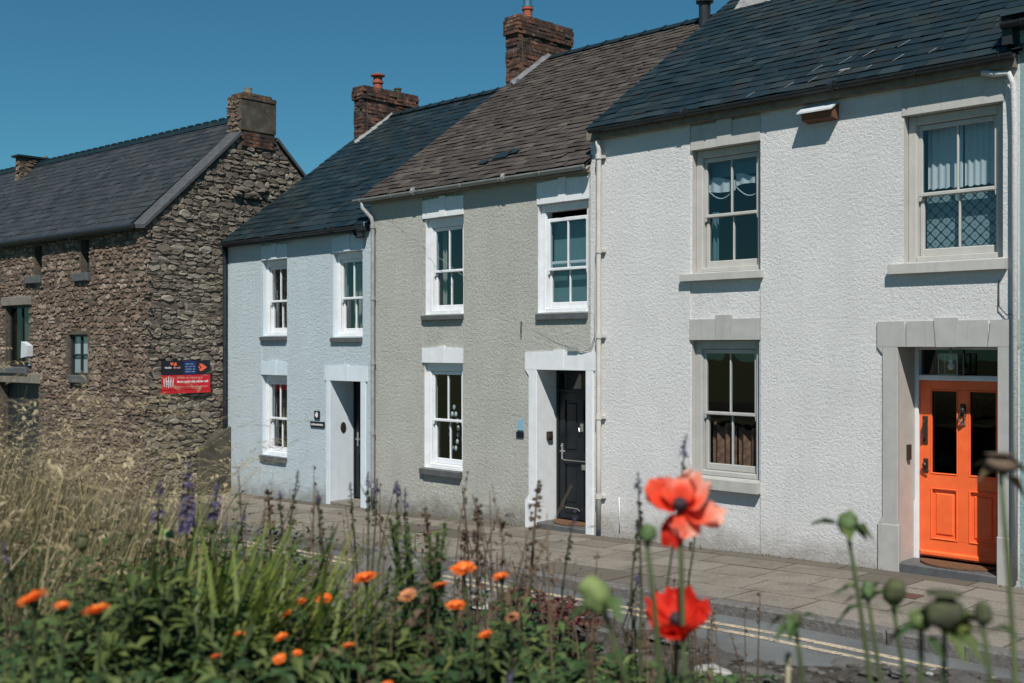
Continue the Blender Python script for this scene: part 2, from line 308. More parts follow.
# ------------------------------------------------------------------ setting
def strip_grid(xs, ys, zf):
    b = MB(); idx = {}
    for i, x in enumerate(xs):
        for j, y in enumerate(ys): idx[i, j] = b.vert((x, y, zf(x, y)))
    for i in range(len(xs)-1):
        for j in range(len(ys)-1): b.face((idx[i,j], idx[i+1,j], idx[i+1,j+1], idx[i,j+1]))
    return b
XS = [-60,-45,-35,-28,-24,-20,-16,-12,-9,-6.5,-5.6,-5,-3,0,4,10,20,40]
tag(strip_grid([-400,-200,-60,-45,-6,20,60,200,400], [-400,-200,-60,-20,0,10,60,200,400], lambda x, y: max(-1.4, gz(x))-.35).build('ground', mat['field']), 'grassy ground spreading out beyond the street', 'ground', kind='structure')
tag(strip_grid(XS, [-8.6,-5,-2.62], lambda x, y: gz(x)-.115+(.03 if -6 < y < -4 else 0)).build('road', mat['asphalt']), 'grey asphalt street running past the cottages', 'road', kind='structure')
b = strip_grid(XS, [-2.50,-.0005], lambda x, y: gz(x)-.012)
tag(b.build('pavement_bed', mat['joint']), 'dark bed and joints below the paving slabs', 'pavement', kind='structure')
b = MB()
rows = [-2.49,-1.93,-1.36,-.80,-.30,-.004]
for j in range(5):
    x = -30 + U(0, .5)
    while x < 14:
        w = U(.55, 1.05) if j < 4 else U(.8, 2.2)
        pat = mnoise.noise(Vector((x*.28, j*.55, 4.)))
        t = min(1, max(0, .42 + U(-.26, .26) + (-.36 if (pat > .22 or j == 4) else 0) + (.32 if U(0, 1) > .93 and j < 4 else 0)))
        g = U(.007, .018); x1 = x + w
        a = [(x+g, rows[j]+g), (x1-g, rows[j]+g), (x1-g, rows[j+1]-g), (x+g, rows[j+1]-g)]
        h = U(-.003, .004)
        top = [(p, q, gz(p)+h+U(-.002, .002)) for p, q in a]; bot = [(p, q, gz(p)-.02) for p, q in a]
        i = len(b.v); b.v += top + bot
        b.face((i, i+1, i+2, i+3), tint=t)
        for k in range(4): b.face((i+k, i+4+k, i+4+(k+1) % 4, i+(k+1) % 4), tint=t)
        x = x1
tag(b.build('pavement', mat['paving']), 'worn stone slab pavement in front of the cottages', 'pavement', kind='structure')
b = MB(); x = -32.
while x < 14:
    w = U(.7, 1.15); o = U(-.012, .012); h = U(-.008, .008)
    z = gz(x+w/2)
    i0 = len(b.v)
    b.bbox(x+.002, x+w-.002, -2.66+o, -2.503, 0, .26, .018)
    for k in range(i0, len(b.v)):
        p = b.v[k]; b.v[k] = (p[0], p[1], p[2] - .255 + gz(p[0]) + h)
    x += w
tag(b.build('kerb', mat['kerb']), 'rough granite kerb between road and pavement', 'kerb', kind='structure')
b = MB()
for (y0, w) in ((-3.02, .095), (-3.23, .095)):
    x = -40
    while x < 14:
        x1 = x + .8
        def zz(q, y): return gz(q) - .115 + .004 + .03*max(0, min(1, 1-abs((y+2.62)/2.38-1)))*0 + .03*(max(0, -2.62-y)/2.38 if y > -5 else 1)
        e = .006
        b.quad((x, y0-w/2+U(-e, e), zz(x, y0-w/2)), (x1, y0-w/2+U(-e, e), zz(x1, y0-w/2)), (x1, y0+w/2+U(-e, e), zz(x1, y0+w/2)), (x, y0+w/2+U(-e, e), zz(x, y0+w/2)))
        x = x1
tag(b.build('road_marking', mat['road_paint']), 'worn double yellow lines along the kerb', 'road marking', kind='structure')
xs = [-16+.3*i for i in range(0, 72)]; ys = [-20,-16,-14] + [-13+.18*i for i in range(0, 27)] + [-8.25]
tag(strip_grid(xs, ys, bz).build('garden_bank', mat['soil'], smooth=True), 'raised bank of dark soil under the flowers', 'bank', kind='structure')

# ------------------------------------------------------------------ rubble masonry
def rubble(b, O, ux, nrm, s0, s1, z0, z1, inside, hrange=(.07, .17), wrange=(.13, .42), proud=(.012, .05), seed=1, gap=.007, tint_z=None):
    rr = random.Random(seed); O = Vector(O); ux = Vector(ux); nrm = Vector(nrm); up = Vector((0, 0, 1))
    z = z0
    while z < z1:
        h = rr.uniform(*hrange); s = s0 - rr.uniform(0, .3)
        while s < s1:
            w = rr.uniform(*wrange); 
            if h > .13: w *= 1.15
            parts = [(s, s+w, z, z+h)]
            if h > .11 and rr.random() < .35: parts = [(s, s+w, z, z+h*.5), (s, s+w, z+h*.5, z+h)]
            for (a, c, e, f) in parts:
                wob = lambda q: .045*mnoise.noise(Vector((q*.9, z*.7, seed*3.3)))
                cs, cz = (a+c)/2, (e+f)/2 + rr.uniform(-.022, .022)
                if not inside(cs, cz): continue
                t = min(1, max(0, rr.gauss(.5, .26)))
                if tint_z: t = min(1, max(0, t + tint_z(cs, cz)))
                g = gap*rr.uniform(.6, 1.5); hw, hh = (c-a)/2-g/2, ((f-e)/2-g/2)*rr.uniform(.85, 1.25)
                if hw < .02 or hh < .015: continue
                n = 8; pr = rr.uniform(*proud); rot = rr.uniform(-.20, .20)
                ring = []
                for k in range(n):
                    th = 2*math.pi*(k+.5+rr.uniform(-.22,.22))/n
                    cx, sx = math.cos(th), math.sin(th); m = max(abs(cx), abs(sx)); q = rr.uniform(.92, 1.08)
                    px, pz = cx/m*hw*q*(1 if abs(cx) > .5 else rr.uniform(.9, 1.05)), sx/m*hh*q
                    px *= rr.uniform(.93, 1.04); pz *= rr.uniform(.9, 1.06)
                    ring.append((px - rot*pz, pz + rot*px*.5))
                i = len(b.v)
                wb = wob(cs)
                for (sc_, d) in ((1.03, -.01), (.98, pr*.6), (.84, pr)):
                    for px, pz in ring:
                        b.v.append(tuple(O + ux*(cs+px*sc_) + up*(cz+wb+pz*sc_) + nrm*(d + (rr.uniform(-.014, .014) if sc_ < .9 else rr.uniform(-.006,.006) if sc_ < 1 else 0))))
                for k in range(n):
                    d = (k+1) % n
                    b.face((i+k, i+d, i+n+d, i+n+k), tint=t); b.face((i+n+k, i+n+d, i+2*n+d, i+2*n+k), tint=t)
                b.face(range(i+2*n, i+3*n), tint=t)
            s += w
        z += h

# ------------------------------------------------------------------ wall sheets with openings
def wall_front(b, x0, x1, z0f, z1, ops, strips=(), mi=0):
    """front face at y=0 with openings (x0,x1,z0,z1,depth,mi); strips (x0,x1,recess) lie a little deeper"""
    xs = sorted({x0, x1} | {o[0] for o in ops} | {o[1] for o in ops} | {s for q in strips for s in q[:2]})
    xs = [x for x in xs if x0 <= x <= x1]
    zs = sorted({z1, -9} | {o[2] for o in ops} | {o[3] for o in ops})
    def dep(xm):
        for s in strips:
            if s[0] < xm < s[1]: return s[2]
        return 0.
    for i in range(len(xs)-1):
        a, c = xs[i], xs[i+1]; xm = (a+c)/2; d = dep(xm)
        for j in range(len(zs)-1):
            e, f = zs[j], zs[j+1]; zm = (e+f)/2
            if any(o[0] < xm < o[1] and o[2] < zm < o[3] for o in ops): continue
            e0, e1 = (gz(a)-.3, gz(c)-.3) if e == -9 else (e, e)
            b.quad((a, d, e0), (c, d, e1), (c, d, f), (a, d, f), mi)
        if i+2 < len(xs):
            d2 = dep((c+xs[i+2])/2)
            if d2 != d: b.quad((c, d, gz(c)-.3), (c, d2, gz(c)-.3), (c, d2, z1), (c, d, z1), mi)
    for (a, c, e, f, dp, m2) in ops:
        d = dep((a+c)/2)
        b.quad((a, d, e), (a, dp, e), (a, dp, f), (a, d, f), m2); b.quad((c, d, f), (c, dp, f), (c, dp, e), (c, d, e), m2)
        b.quad((a, d, f), (a, dp, f), (c, dp, f), (c, d, f), m2); b.quad((a, d, e), (c, d, e), (c, dp, e), (a, dp, e), m2)
def house_shell(root, x0, x1, zt, yr, zr, yb, ops, strips, m, reveal, gl=True, gr=True):
    b = MB(); wall_front(b, x0, x1, None, zt, ops, strips)
    g0, g1 = gz(x0)-.3, gz(x1)-.3
    for (x, on, g) in ((x0, gl, g0), (x1, gr, g1)):
        i = len(b.v); b.v += [(x, 0, g), (x, yb, g), (x, yb, zt), (x, yr, zr), (x, 0, zt)]; b.face(range(i, i+5))
    b.quad((x0, yb, g0), (x1, yb, g1), (x1, yb, zt), (x0, yb, zt))
    w = b.build('wall', [m] + reveal, root=root)
    r = MB(); e = .03
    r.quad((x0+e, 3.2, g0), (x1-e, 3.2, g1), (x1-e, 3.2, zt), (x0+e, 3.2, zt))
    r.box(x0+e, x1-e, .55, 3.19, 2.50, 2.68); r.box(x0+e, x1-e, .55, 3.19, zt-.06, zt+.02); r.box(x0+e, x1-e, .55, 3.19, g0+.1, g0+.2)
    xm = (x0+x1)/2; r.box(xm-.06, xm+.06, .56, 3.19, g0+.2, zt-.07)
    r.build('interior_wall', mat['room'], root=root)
    return w

# ------------------------------------------------------------------ windows
def sash_window(root, x0, x1, z0, z1, rec, fw, m, sill, drop=0., fwt=None, zm=.53, name='window', sill_mat=None, split=True):
    d = .15; fwt = fwt or fw*.9
    f = MB()
    f.bbox(x0+.002, x0+fw, rec, rec+d, z0, z1-.002, .008); f.bbox(x1-fw, x1-.002, rec, rec+d, z0, z1-.002, .008)
    f.bbox(x0+fw, x1-fw, rec+.003, rec+d, z1-fwt, z1-.002, .008); f.bbox(x0+fw, x1-fw, rec-.01, rec+d, z0+.002, z0+.065, .008)
    # staff beads
    f.box(x0+fw, x0+fw+.012, rec+.018, rec+.034, z0+.065, z1-fwt); f.box(x1-fw-.012, x1-fw, rec+.018, rec+.034, z0+.065, z1-fwt)
    W = f.build(name, m, root=root)
    a, c = x0+fw+.004, x1-fw-.004; e, g = z0+.068, z1-fwt-.004
    zmid = e + (g-e)*(1-zm)+.0
    st = .048; bar = .022; xm = (a+c)/2
    for which in ('upper', 'lower'):
        s = MB()
        if which == 'upper': y = rec+.036; za, zb = zmid-.02-drop, g-drop; br, tr = .042, .055
        else: y = rec+.082; za, zb = e, zmid+.022; br, tr = .085, .042
        s.bbox(a, a+st, y, y+.042, za, zb, .007); s.bbox(c-st, c, y, y+.042, za, zb, .007)
        s.bbox(a+st, c-st, y, y+.042, zb-tr, zb, .007); s.bbox(a+st, c-st, y, y+.042, za, za+br, .007)
        if split: s.bbox(xm-bar/2, xm+bar/2, y+.004, y+.04, za+br, zb-tr, .006)
        if which == 'upper':
            for hx in (a+.004, c-st+.006):   # sash horns
                s.prism([(hx, za), (hx+.036, za), (hx+.03, za-.04), (hx+.008, za-.055)], y+.004, y+.038)
        S = s.build('sash', m, parent=W, root=root)
        p = MB(); p.quad((a+st-.004, y+.022, za+br-.004), (c-st+.004, y+.022, za+br-.004), (c-st+.004, y+.022, zb-tr+.004), (a+st-.004, y+.022, zb-tr+.004))
        p.build('pane', mat['glass'], parent=W, root=root)
    if sill:
        sx0, sx1, st_, sb, pr = sill
        s = MB(); i = 0
        # weathered sill with a sloping top
        pts = [(-pr, sb+.0), (-pr, st_-.02), (rec+.02, st_), (rec+.02, sb)]
        n = len(s.v)
        s.v += [(sx0, y, z) for y, z in pts] + [(sx1, y, z) for y, z in pts]
        s.face((0, 3, 2, 1)); s.face((4, 5, 6, 7))
        for k in range(4): s.face((k, (k+1) % 4, 4+(k+1) % 4, 4+k))
        s.build('sill', sill_mat or m, parent=W, root=root)
    return W
def voussoirs(b, x0, x1, z0, z1, n, y0, y1, key=.0, splay=.06, step=False):
    """a flat arch of n tapered blocks with a raised keystone"""
    w = (x1-x0)/n
    for k in range(n):
        a, c = x0+k*w, x0+(k+1)*w; u0, u1 = (k/n-.5)*2, ((k+1)/n-.5)*2
        isk = (k == n//2) and n % 2
        top = z1 + (key if isk else 0)
        if step and not isk: top = z1 - abs(k-n//2)*.006 + (0)
        l, r = a + u0*splay*(1 if k else 0), c + u1*splay*(1 if k < n-1 else 0)
        g = .0010
        b.prism([(a+g, z0), (c-g, z0), (r-g, top), (l+g, top)], y0 - (.012 if isk and key else 0), y1)
def tube_obj(name, pts, r, m, root, parent=None, n=8): 
    b = MB(); b.tube(pts, r, n); return b.build(name, m, root=root, parent=parent, smooth=True)
def gutter(root, x0, x1, y, z, r, m, brackets=None, bm=None):
    b = MB(); n = 9; i = len(b.v)
    for x in (x0, x1):
        for k in range(n):
            t = math.pi + math.pi*k/(n-1); b.v.append((x, y + r*math.cos(t), z + r*math.sin(t)))
        for k in range(n):
            t = 2*math.pi - math.pi*k/(n-1); b.v.append((x, y + (r-.008)*math.cos(t), z + (r-.008)*math.sin(t)))
    m2 = 2*n
    for k in range(m2): b.face((k, (k+1) % m2, m2+(k+1) % m2, m2+k))
    b.face(range(m2-1, -1, -1)); b.face(range(m2, 2*m2))
    x = x0+.2
    while x < x1:
        b.tube([(x, y - r-.004, z+.002), (x, y-r*.74, z-r*.74-.004), (x, y, z-r-.008), (x, y+r*.74, z-r*.74), (x, y+r+.05, z+.01)], .008, 5)
        x += brackets or .9
    x = x0 + 1.6
    while x < x1-.5:
        b.tube([(x-.03, y, z-.004), (x+.03, y, z-.004)], r+.008, 12); x += 2.1
    return b.build('gutter', m, root=root, smooth=False)
def roof(root, x0, x1, ye, ze, yr, zr, yb, zb, w, ex, m, seed, lift=.012, jit=.0, jlift=.003, ragged=0., local=False, patches=()):
    rr = random.Random(seed); b = MB()
    b.quad((x0, ye+.01, ze-.02), (x1, ye+.01, ze-.02), (x1, yr, zr-.02), (x0, yr, zr-.02), tint=.3)
    b.quad((x0, yr, zr-.021), (x1, yr, zr-.021), (x1, yb, zb), (x0, yb, zb), tint=.3)
    d = Vector((0, yr-ye, zr-ze)); Ln = d.length; d.normalize(); n = Vector((0, -d.z, d.y))
    O = Vector((0, ye, ze)); row = 0; s = 0.
    while s < Ln-.02:
        x = x0 - (w/2 if row % 2 else 0)
        while x < x1-.01:
            ww = w*(1+rr.uniform(-.12, .12)*(1 if ragged else .25)); a, c = max(x, x0)+.002, min(x+ww, x1)-.002
            if c-a > .02:
                t = min(1, max(0, rr.gauss(.45, .30))); rg = rr.uniform(-ragged, ragged)
                lf = lift + rr.uniform(0, jlift); tl = rr.uniform(-jit, jit)
                s0 = max(s+rg, -.005); s1 = min(s+ex*1.9, Ln)
                p = []
                for (q, xx, lu) in ((s0, a, lf+tl), (s0, c, lf-tl), (s1, c, .001), (s1, a, .001)):
                    P = O + d*(q + (rr.uniform(-.006, .006) if ragged and lu > .002 else 0)) + n*lu; p.append((xx, P.y, P.z))
                for (q, xx, lu) in ((s0, a, lf+tl-.009), (s0, c, lf-tl-.009)):
                    P = O + d*q + n*lu; p.append((xx, P.y, P.z))
                i = len(b.v); b.v += p
                b.face((i, i+1, i+2, i+3), tint=t); b.face((i+4, i+5, i+1, i), tint=t*.7)
                b.face((i+4, i, i+3), tint=t*.7); b.face((i+5, i+2, i+1), tint=t*.7)
            x += ww
        s += ex; row += 1
    return b.build('roof', m, root=root, local=local)
def ridge(root, x0, x1, yr, zr, m, sl=.73, L=.42, r=.15, local=False, knob=True):
    b = MB(); x = x0
    while x < x1-.05:
        e = min(x+L, x1)
        for (a, c, o) in ((x, e, 0.), (e-.05, e, .016)):
            for sgn in (-1, 1):
                b.quad((a, yr, zr+.035+o), (c, yr, zr+.035+o), (c, yr+sgn*(r+o*.4), zr+.035+o-r*sl), (a, yr+sgn*(r+o*.4), zr+.035+o-r*sl))
            for q in (a, c):
                b.tri((q, yr, zr+.035+o), (q, yr-r, zr+.035+o-r*sl-.01), (q, yr+r, zr+.035+o-r*sl-.01))
        x = e
    return b.build('ridge', m, root=root, local=local)
def brick_stack(root, x0, x1, y0, y1, z0, z1, seed, corbel=True, m=None):
    rr = random.Random(seed); b = MB(); h = .075; z = z0; row = 0
    b.box(x0+.012, x1-.012, y0+.012, y1-.012, z0, z1-.01, mi=1)
    while z < z1-.01:
        o = 0.
        if corbel and z > z1-.33: o = .035
        if corbel and z > z1-.06: o = .018
        X0, X1, Y0, Y1 = x0-o, x1+o, y0-o, y1+o
        def run(L):
            p = -(.11 if row % 2 else 0); out = []
            while p < L:
                bl = .215 + rr.uniform(-.01, .01); a, c = max(p, 0), min(p+bl, L)
                if c-a > .03: out.append((a+.005, c-.005))
                p += bl
            return out
        dz = rr.uniform(-.004, .004)
        for (a, c) in run(X1-X0):
            j = rr.uniform(-.016, .012)
            b.bbox(X0+a, X0+c, Y0+j, Y0+.09, z+.005+dz, z+h-.005, .006, tint=rr.random()); 
            b.box(X0+a, X0+c, Y1-.09, Y1, z+.005, z+h-.005, tint=rr.random())
        for (a, c) in run(Y1-Y0-.2):
            j = rr.uniform(-.012, .016)
            b.box(X1-.09, X1+j, Y0+.1+a, Y0+.1+c, z+.005+dz, z+h-.005, tint=rr.random())
            b.box(X0-j, X0+.09, Y0+.1+a, Y0+.1+c, z+.005, z+h-.005, tint=rr.random())
        z += h; row += 1
    return b.build('chimney', [mat['brick'], mat['mortar']], root=root)
def flashing(root, parent, x, y0, yr, zof, m, w=.16):
    b = MB(); n = 9
    for k in range(n):
        a, c = y0+(yr-y0)*k/n, y0+(yr-y0)*(k+1)/n
        h = .05 + .03*mnoise.noise(Vector((k*1.7, x, 0)))
        b.quad((x+w, a, zof(a)+.03), (x+w, c, zof(c)+.03), (x+.0, c, zof(c)+.06+h), (x+.0, a, zof(a)+.06+h))
        b.quad((x+.01, a, zof(a)+.06+h), (x+.01, c, zof(c)+.06+h), (x+.01, c, zof(c)-.1), (x+.01, a, zof(a)-.1))
    return b.build('flashing', m, root=root, parent=parent)

# ================================================================== WHITE COTTAGE
XL, XR = -10.36, -4.50
white = thing('terraced_house', (-7.45, 0, gz(-7.45)), 'white roughcast cottage with beige window frames and a bright orange door', 'house', group='houses of the terrace')
OPW = [(-8.632,-7.603,3.555,5.135,.26,1), (-5.753,-4.672,3.535,5.16,.26,1), (-8.642,-7.63,.95,2.688,.26,1), (-5.823,-4.718,-.2,2.607,.62,2)]
house_shell(white, XL, XR, 5.62, 4.2, 8.62, 8.4, OPW, [(-8.66,-7.60,.022)], mat['white_render'], [mat['beige_paint'], mat['reveal_paint']])
sash_window(white, -8.632, -7.603, 3.555, 5.135, .10, .095, mat['beige_paint'], (-8.772,-7.556,3.555,3.45,.075), fwt=.10)
sash_window(white, -5.753, -4.672, 3.535, 5.16, .10, .095, mat['beige_paint'], (-5.906,-4.624,3.535,3.41,.085), fwt=.10)
sash_window(white, -8.642, -7.63, .95, 2.688, .10, .095, mat['stone_paint'], (-8.70,-7.60,.95,.80,.085), fwt=.11)
b = MB(); voussoirs(b, -8.64, -7.60, 5.137, 5.44, 5, -.012, .03, key=.03); b.build('lintel', mat['beige_paint'], root=white)
b = MB(); voussoirs(b, -5.77, -4.66, 5.162, 5.46, 5, -.012, .03, key=.0); b.build('lintel', mat['beige_paint'], root=white)
b = MB(); voussoirs(b, -8.66, -7.61, 2.69, 2.955, 5, -.012, .03, key=.05); b.build('lintel', mat['stone_paint'], root=white)
# door surround
b = MB(); y0 = -.022
b.bbox(-6.00, -5.82, y0, .03, gz(-5.9)-.1, 2.62, .006); b.bbox(-4.722, -4.56, y0, .03, gz(-4.6)-.1, 2.62, .006)
b.bbox(-6.055, -5.80, y0-.006, .03, gz(-6)-.1, .62, .008); b.prism([(-6.055,.62),(-5.995,.69),(-5.995,.62)], y0-.004, .03)
b.bbox(-4.73, -4.53, y0-.006, .03, gz(-4.6)-.1, .62, .008)
b.prism([(-6.06,2.60),(-6.0,2.53),(-6.0,2.60)], y0, .03); b.prism([(-4.56,2.60),(-4.50,2.60),(-4.56,2.53)], y0, .03)
b.prism([(-6.06,2.603),(-5.72,2.603),(-5.75,2.885),(-6.06,2.885)], y0-.002, .03); b.prism([(-4.82,2.603),(-4.50,2.603),(-4.50,2.885),(-4.79,2.885)], y0-.002, .03)
voussoirs(b, -5.715, -4.825, 2.603, 2.885, 4, y0-.002, .03, splay=.045)
b.prism([(-5.375,2.60),(-5.165,2.60),(-5.14,2.915),(-5.40,2.915)], y0-.014, .03)
b.build('door_surround', mat['stone_paint'], root=white)
# orange door
D0 = .42
fr = MB(); fr.bbox(-5.822, -5.772, D0-.03, D0+.12, .15, 2.606, .006); fr.bbox(-4.768, -4.719, D0-.03, D0+.12, .15, 2.606, .006)
fr.bbox(-5.772, -4.768, D0-.032, D0+.12, 2.225, 2.285, .006); fr.bbox(-5.772, -4.768, D0-.02, D0+.12, 2.57, 2.606, .006)
fr.box(-5.85, -5.79, D0-.034, D0-.028, .15, .85)
fr.build('door_frame', mat['white_paint'], root=white)
p = MB(); p.quad((-5.77, D0+.05, 2.285), (-4.77, D0+.05, 2.285), (-4.77, D0+.05, 2.57), (-5.77, D0+.05, 2.57)); p.build('fanlight', mat['door_glass'], root=white)
d = MB(); x0, x1, z0, z1 = -5.768, -4.772, .235, 2.222; st, mu = .125, .12; xm = (x0+x1)/2
d.bbox(x0, x0+st, D0, D0+.05, z0, z1, .004); d.bbox(x1-st, x1, D0, D0+.05, z0, z1, .004); d.bbox(xm-mu/2, xm+mu/2, D0, D0+.05, z0+.2, z1-.1, .004)
d.bbox(x0+st, x1-st, D0+.001, D0+.05, z1-.10, z1, .004); d.bbox(x0+st, x1-st, D0+.001, D0+.05, z0, z0+.20, .004); d.bbox(x0+st, x1-st, D0+.001, D0+.05, 1.02, 1.17, .004)
d.bbox(x0+.005, x1-.005, D0-.03, D0+.01, z0+.005, z0+.075, .02)
for (a, c) in ((x0+st, xm-mu/2), (xm+mu/2, x1-st)):
    d.box(a, c, D0+.02, D0+.04, z0+.2, 1.02)
    d.bbox(a+.045, c-.045, D0+.006, D0+.03, z0+.25, .97, .022)
    for (e, f) in ((z0+.2, 1.02),):   # bolection moulding
        d.bbox(a, a+.022, D0-.010, D0+.02, e, f, .008); d.bbox(c-.022, c, D0-.010, D0+.02, e, f, .008)
        d.bbox(a+.022, c-.022, D0-.010, D0+.02, e, e+.022, .008); d.bbox(a+.022, c-.022, D0-.010, D0+.02, f-.022, f, .008)
    for (e, f) in ((1.17, z1-.10),):
        d.bbox(a, a+.016, D0-.006, D0+.02, e, f, .006); d.bbox(c-.016, c, D0-.006, D0+.02, e, f, .006)
        d.bbox(a+.016, c-.016, D0-.006, D0+.02, e, e+.016, .006); d.bbox(a+.016, c-.016, D0-.006, D0+.02, f-.016, f, .006)
odoor = d.build('door', mat['orange_paint'], root=white); odoor['label'] = 'bright orange panelled door with two tall glass panes'
for (a, c) in ((x0+st, xm-mu/2), (xm+mu/2, x1-st)):
    p = MB(); p.quad((a, D0+.028, 1.17), (c, D0+.028, 1.17), (c, D0+.028, z1-.1), (a, D0+.028, z1-.1)); p.build('pane', mat['door_glass'], parent=odoor, root=white)
h = MB(); h.bbox(x0+.035, x0+.095, D0-.014, D0, 1.50, 1.82, .008); h.tube([(x0+.065, D0-.01, 1.55), (x0+.065, D0-.05, 1.58), (x0+.065, D0-.05, 1.74), (x0+.065, D0-.01, 1.77)], .012)
h.build('handle', mat['dark_metal'], parent=odoor, root=white)
h = MB(); h.bbox(x0+.045, x0+.10, D0-.012, D0, 1.18, 1.34, .006); h.blob((x0+.072, D0-.04, 1.27), .028, .028, .028); h.tube([(x0+.05, D0-.03, 1.21), (x0+.12, D0-.045, 1.205)], .009)
h.build('latch', mat['dark_metal'], parent=odoor, root=white)
h = MB(); h.bbox(xm-.03, xm+.03, D0-.015, D0, 1.83, 1.97, .01); h.tube([(xm-.028, D0-.03, 1.86), (xm-.034, D0-.045, 1.80), (xm, D0-.05, 1.765), (xm+.034, D0-.045, 1.80), (xm+.028, D0-.03, 1.86)], .011); h.blob((xm, D0-.03, 1.90), .03, .022, .04)
h.build('knocker', mat['dark_metal'], parent=odoor, root=white)
h = MB(); h.bbox(xm-.03, xm+.03, D0-.02, D0, 1.735, 1.765, .006); h.blob((xm, D0-.03, 1.77), .026, .02, .026); h.build('knocker_plate', mat['metal'], parent=odoor, root=white)
s = MB(); s.bbox(-5.822, -4.719, -.02, D0+.13, -.05, .205, .012); s.build('step', mat['slate_sill'], root=white)
# orange door's dark hall
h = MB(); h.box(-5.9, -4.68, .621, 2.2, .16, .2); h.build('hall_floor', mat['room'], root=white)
# jamb fittings
bell = MB(); bell.box(-5.821, -5.79, .20, .262, 1.33, 1.50); bell.build('doorbell', mat['dark_metal'], root=white)
gutter(white, -10.24, -4.50, -.165, 5.605, .055, mat['pipe_black'])
f = MB(); f.box(-10.36, -4.52, -.09, -.003, 5.475, 5.60); f.build('fascia', mat['fascia_brown'], root=white)
roof(white, -10.365, -4.46, -.10, 5.63, 4.2, 8.755, 8.5, 5.4, .27, .185, mat['slate'], 3, lift=.019, jit=.005, jlift=.010, ragged=.006)
ridge(white, -10.365, -4.46, 4.2, 8.78, mat['slate'])
# old mortar patches and a slipped slate
b = MB()
rr = random.Random(5)
def on_roof(X, s): return (X, -.17 + s*.809, 5.585 + s*.588)
for (X, s, l) in ((-7.05,.55,.14),(-6.72,.62,.16),(-6.45,.70,.15),(-6.05,.78,.16),(-6.95,.22,.12),(-7.25,.18,.12),(-6.60,.30,.10),(-5.95,.38,.14),(-7.75,.12,.11),(-6.25,.30,.08),(-5.55,.42,.10)):
    px, py, pz = on_roof(X, s); p2 = on_roof(X+l*.55, s+l); w = .009
    o = .028
    b.quad((px, py-o*.6, pz+o*.8), (px+w, py-o*.6, pz+o*.8), (p2[0]+w*1.6, p2[1]-o*.6, p2[2]+o*.8), (p2[0]-w*.3, p2[1]-o*.6, p2[2]+o*.8))
    if rr.random() < .4:
        q = on_roof(X+l*.55-.06, s+l-.01); b.quad((q[0]-.02, q[1]-o*.6, q[2]+o*.8), (p2[0]+.06, p2[1]-o*.6-.006, p2[2]+o*.8-.006), (p2[0]+.07, p2[1]-o*.6+.01, p2[2]+o*.8+.01), (q[0], q[1]-o*.6+.016, q[2]+o*.8+.016))
b.build('roof_patch', mat['mortar_flash'], root=white)
c = MB(); c.box(-9.86, -9.40, 3.2, 4.9, 7.6, 9.75); c.box(-9.91, -9.35, 3.15, 4.95, 9.55, 9.7)
ch = c.build('chimney', mat['mortar_flash'], root=white)
zw = lambda y: 5.58 + (y+.17)*.7266
flashing(white, ch, -9.40, 3.0, 4.2, zw, mat['mortar_flash'], .15)
c = MB()
for k in range(6):
    a_, c_ = -9.96+.11*k, -9.96+.11*(k+1); q = .05*mnoise.noise(Vector((k*1.3, 2, 2)))
    c.quad((a_, 2.93+q, zw(2.93+q)+.035), (c_, 2.93-q, zw(2.93-q)+.035), (c_, 3.19, zw(3.19)+.13), (a_, 3.19, zw(3.19)+.13))
c.build('flashing', mat['mortar_flash'], parent=ch, root=white)
tube_obj('downpipe', [(-10.15,-.10,5.46),(-10.15,-.07,5.34),(-10.15,-.075,4.6),(-10.15,-.075,3.0),(-10.15,-.075,1.0),(-10.15,-.075,.08)], .036, mat['pipe_cream'], white)
for z in (5.2, 3.9, 2.72, 1.6, .5):
    j = MB(); j.tube([(-10.15,-.075,z),(-10.15,-.075,z+.07)], .046, 10); j.box(-10.23,-10.07,-.05,-.002,z+.01,z+.05); j.build('pipe_bracket', mat['pipe_cream'], root=white)
tube_obj('overflow_pipe', [(-4.85,-.10,5.47),(-4.72,-.10,5.43),(-4.58,-.09,5.42),(-4.54,-.07,5.30),(-4.53,-.06,4.9),(-4.53,-.06,.2)], .030, mat['white_render'], white)
tube_obj('cable', [(-4.71,-.012,3.3),(-4.70,-.03,3.02),(-4.62,-.03,2.93),(-4.54,-.03,2.95),(-4.51,-.03,3.05)], .006, mat['pipe_black'], white)
tube_obj('cable', [(-9.82,-.03,.55),(-9.81,-.03,.1)], .007, mat['white_paint'], white)

# ================================================================== SAGE COTTAGE
sage = thing('terraced_house', (-12.9, 0, gz(-12.9)), 'sage grey cottage with white sash windows, black door and brown tiled roof', 'house', group='houses of the terrace')
OPS = [(-13.94,-13.01,3.125,4.685,.24,1), (-11.385,-10.40,3.10,4.685,.24,1), (-13.97,-13.04,.645,2.345,.24,1), (-11.396,-10.436,-.4,2.268,.62,1)]
house_shell(sage, -15.36, XL, 5.14, 4.2, 8.1, 8.4, OPS, [(-14.0,-13.0,.018)], mat['sage_render'], [mat['white_paint']])
sash_window(sage, -13.94, -13.01, 3.125, 4.685, .075, .09, mat['white_paint'], (-13.985,-13.02,3.125,3.04,.05), sill_mat=mat['slate_sill'], fwt=.15)
sash_window(sage, -11.385, -10.40, 3.10, 4.685, .065, .09, mat['white_paint'], (-11.395,-10.41,3.10,3.0,.05), drop=.095, sill_mat=mat['slate_sill'], fwt=.11)
sash_window(sage, -13.97, -13.04, .645, 2.345, .075, .09, mat['white_paint'], (-14.02,-13.05,.645,.54,.06), sill_mat=mat['slate_sill'], fwt=.13)
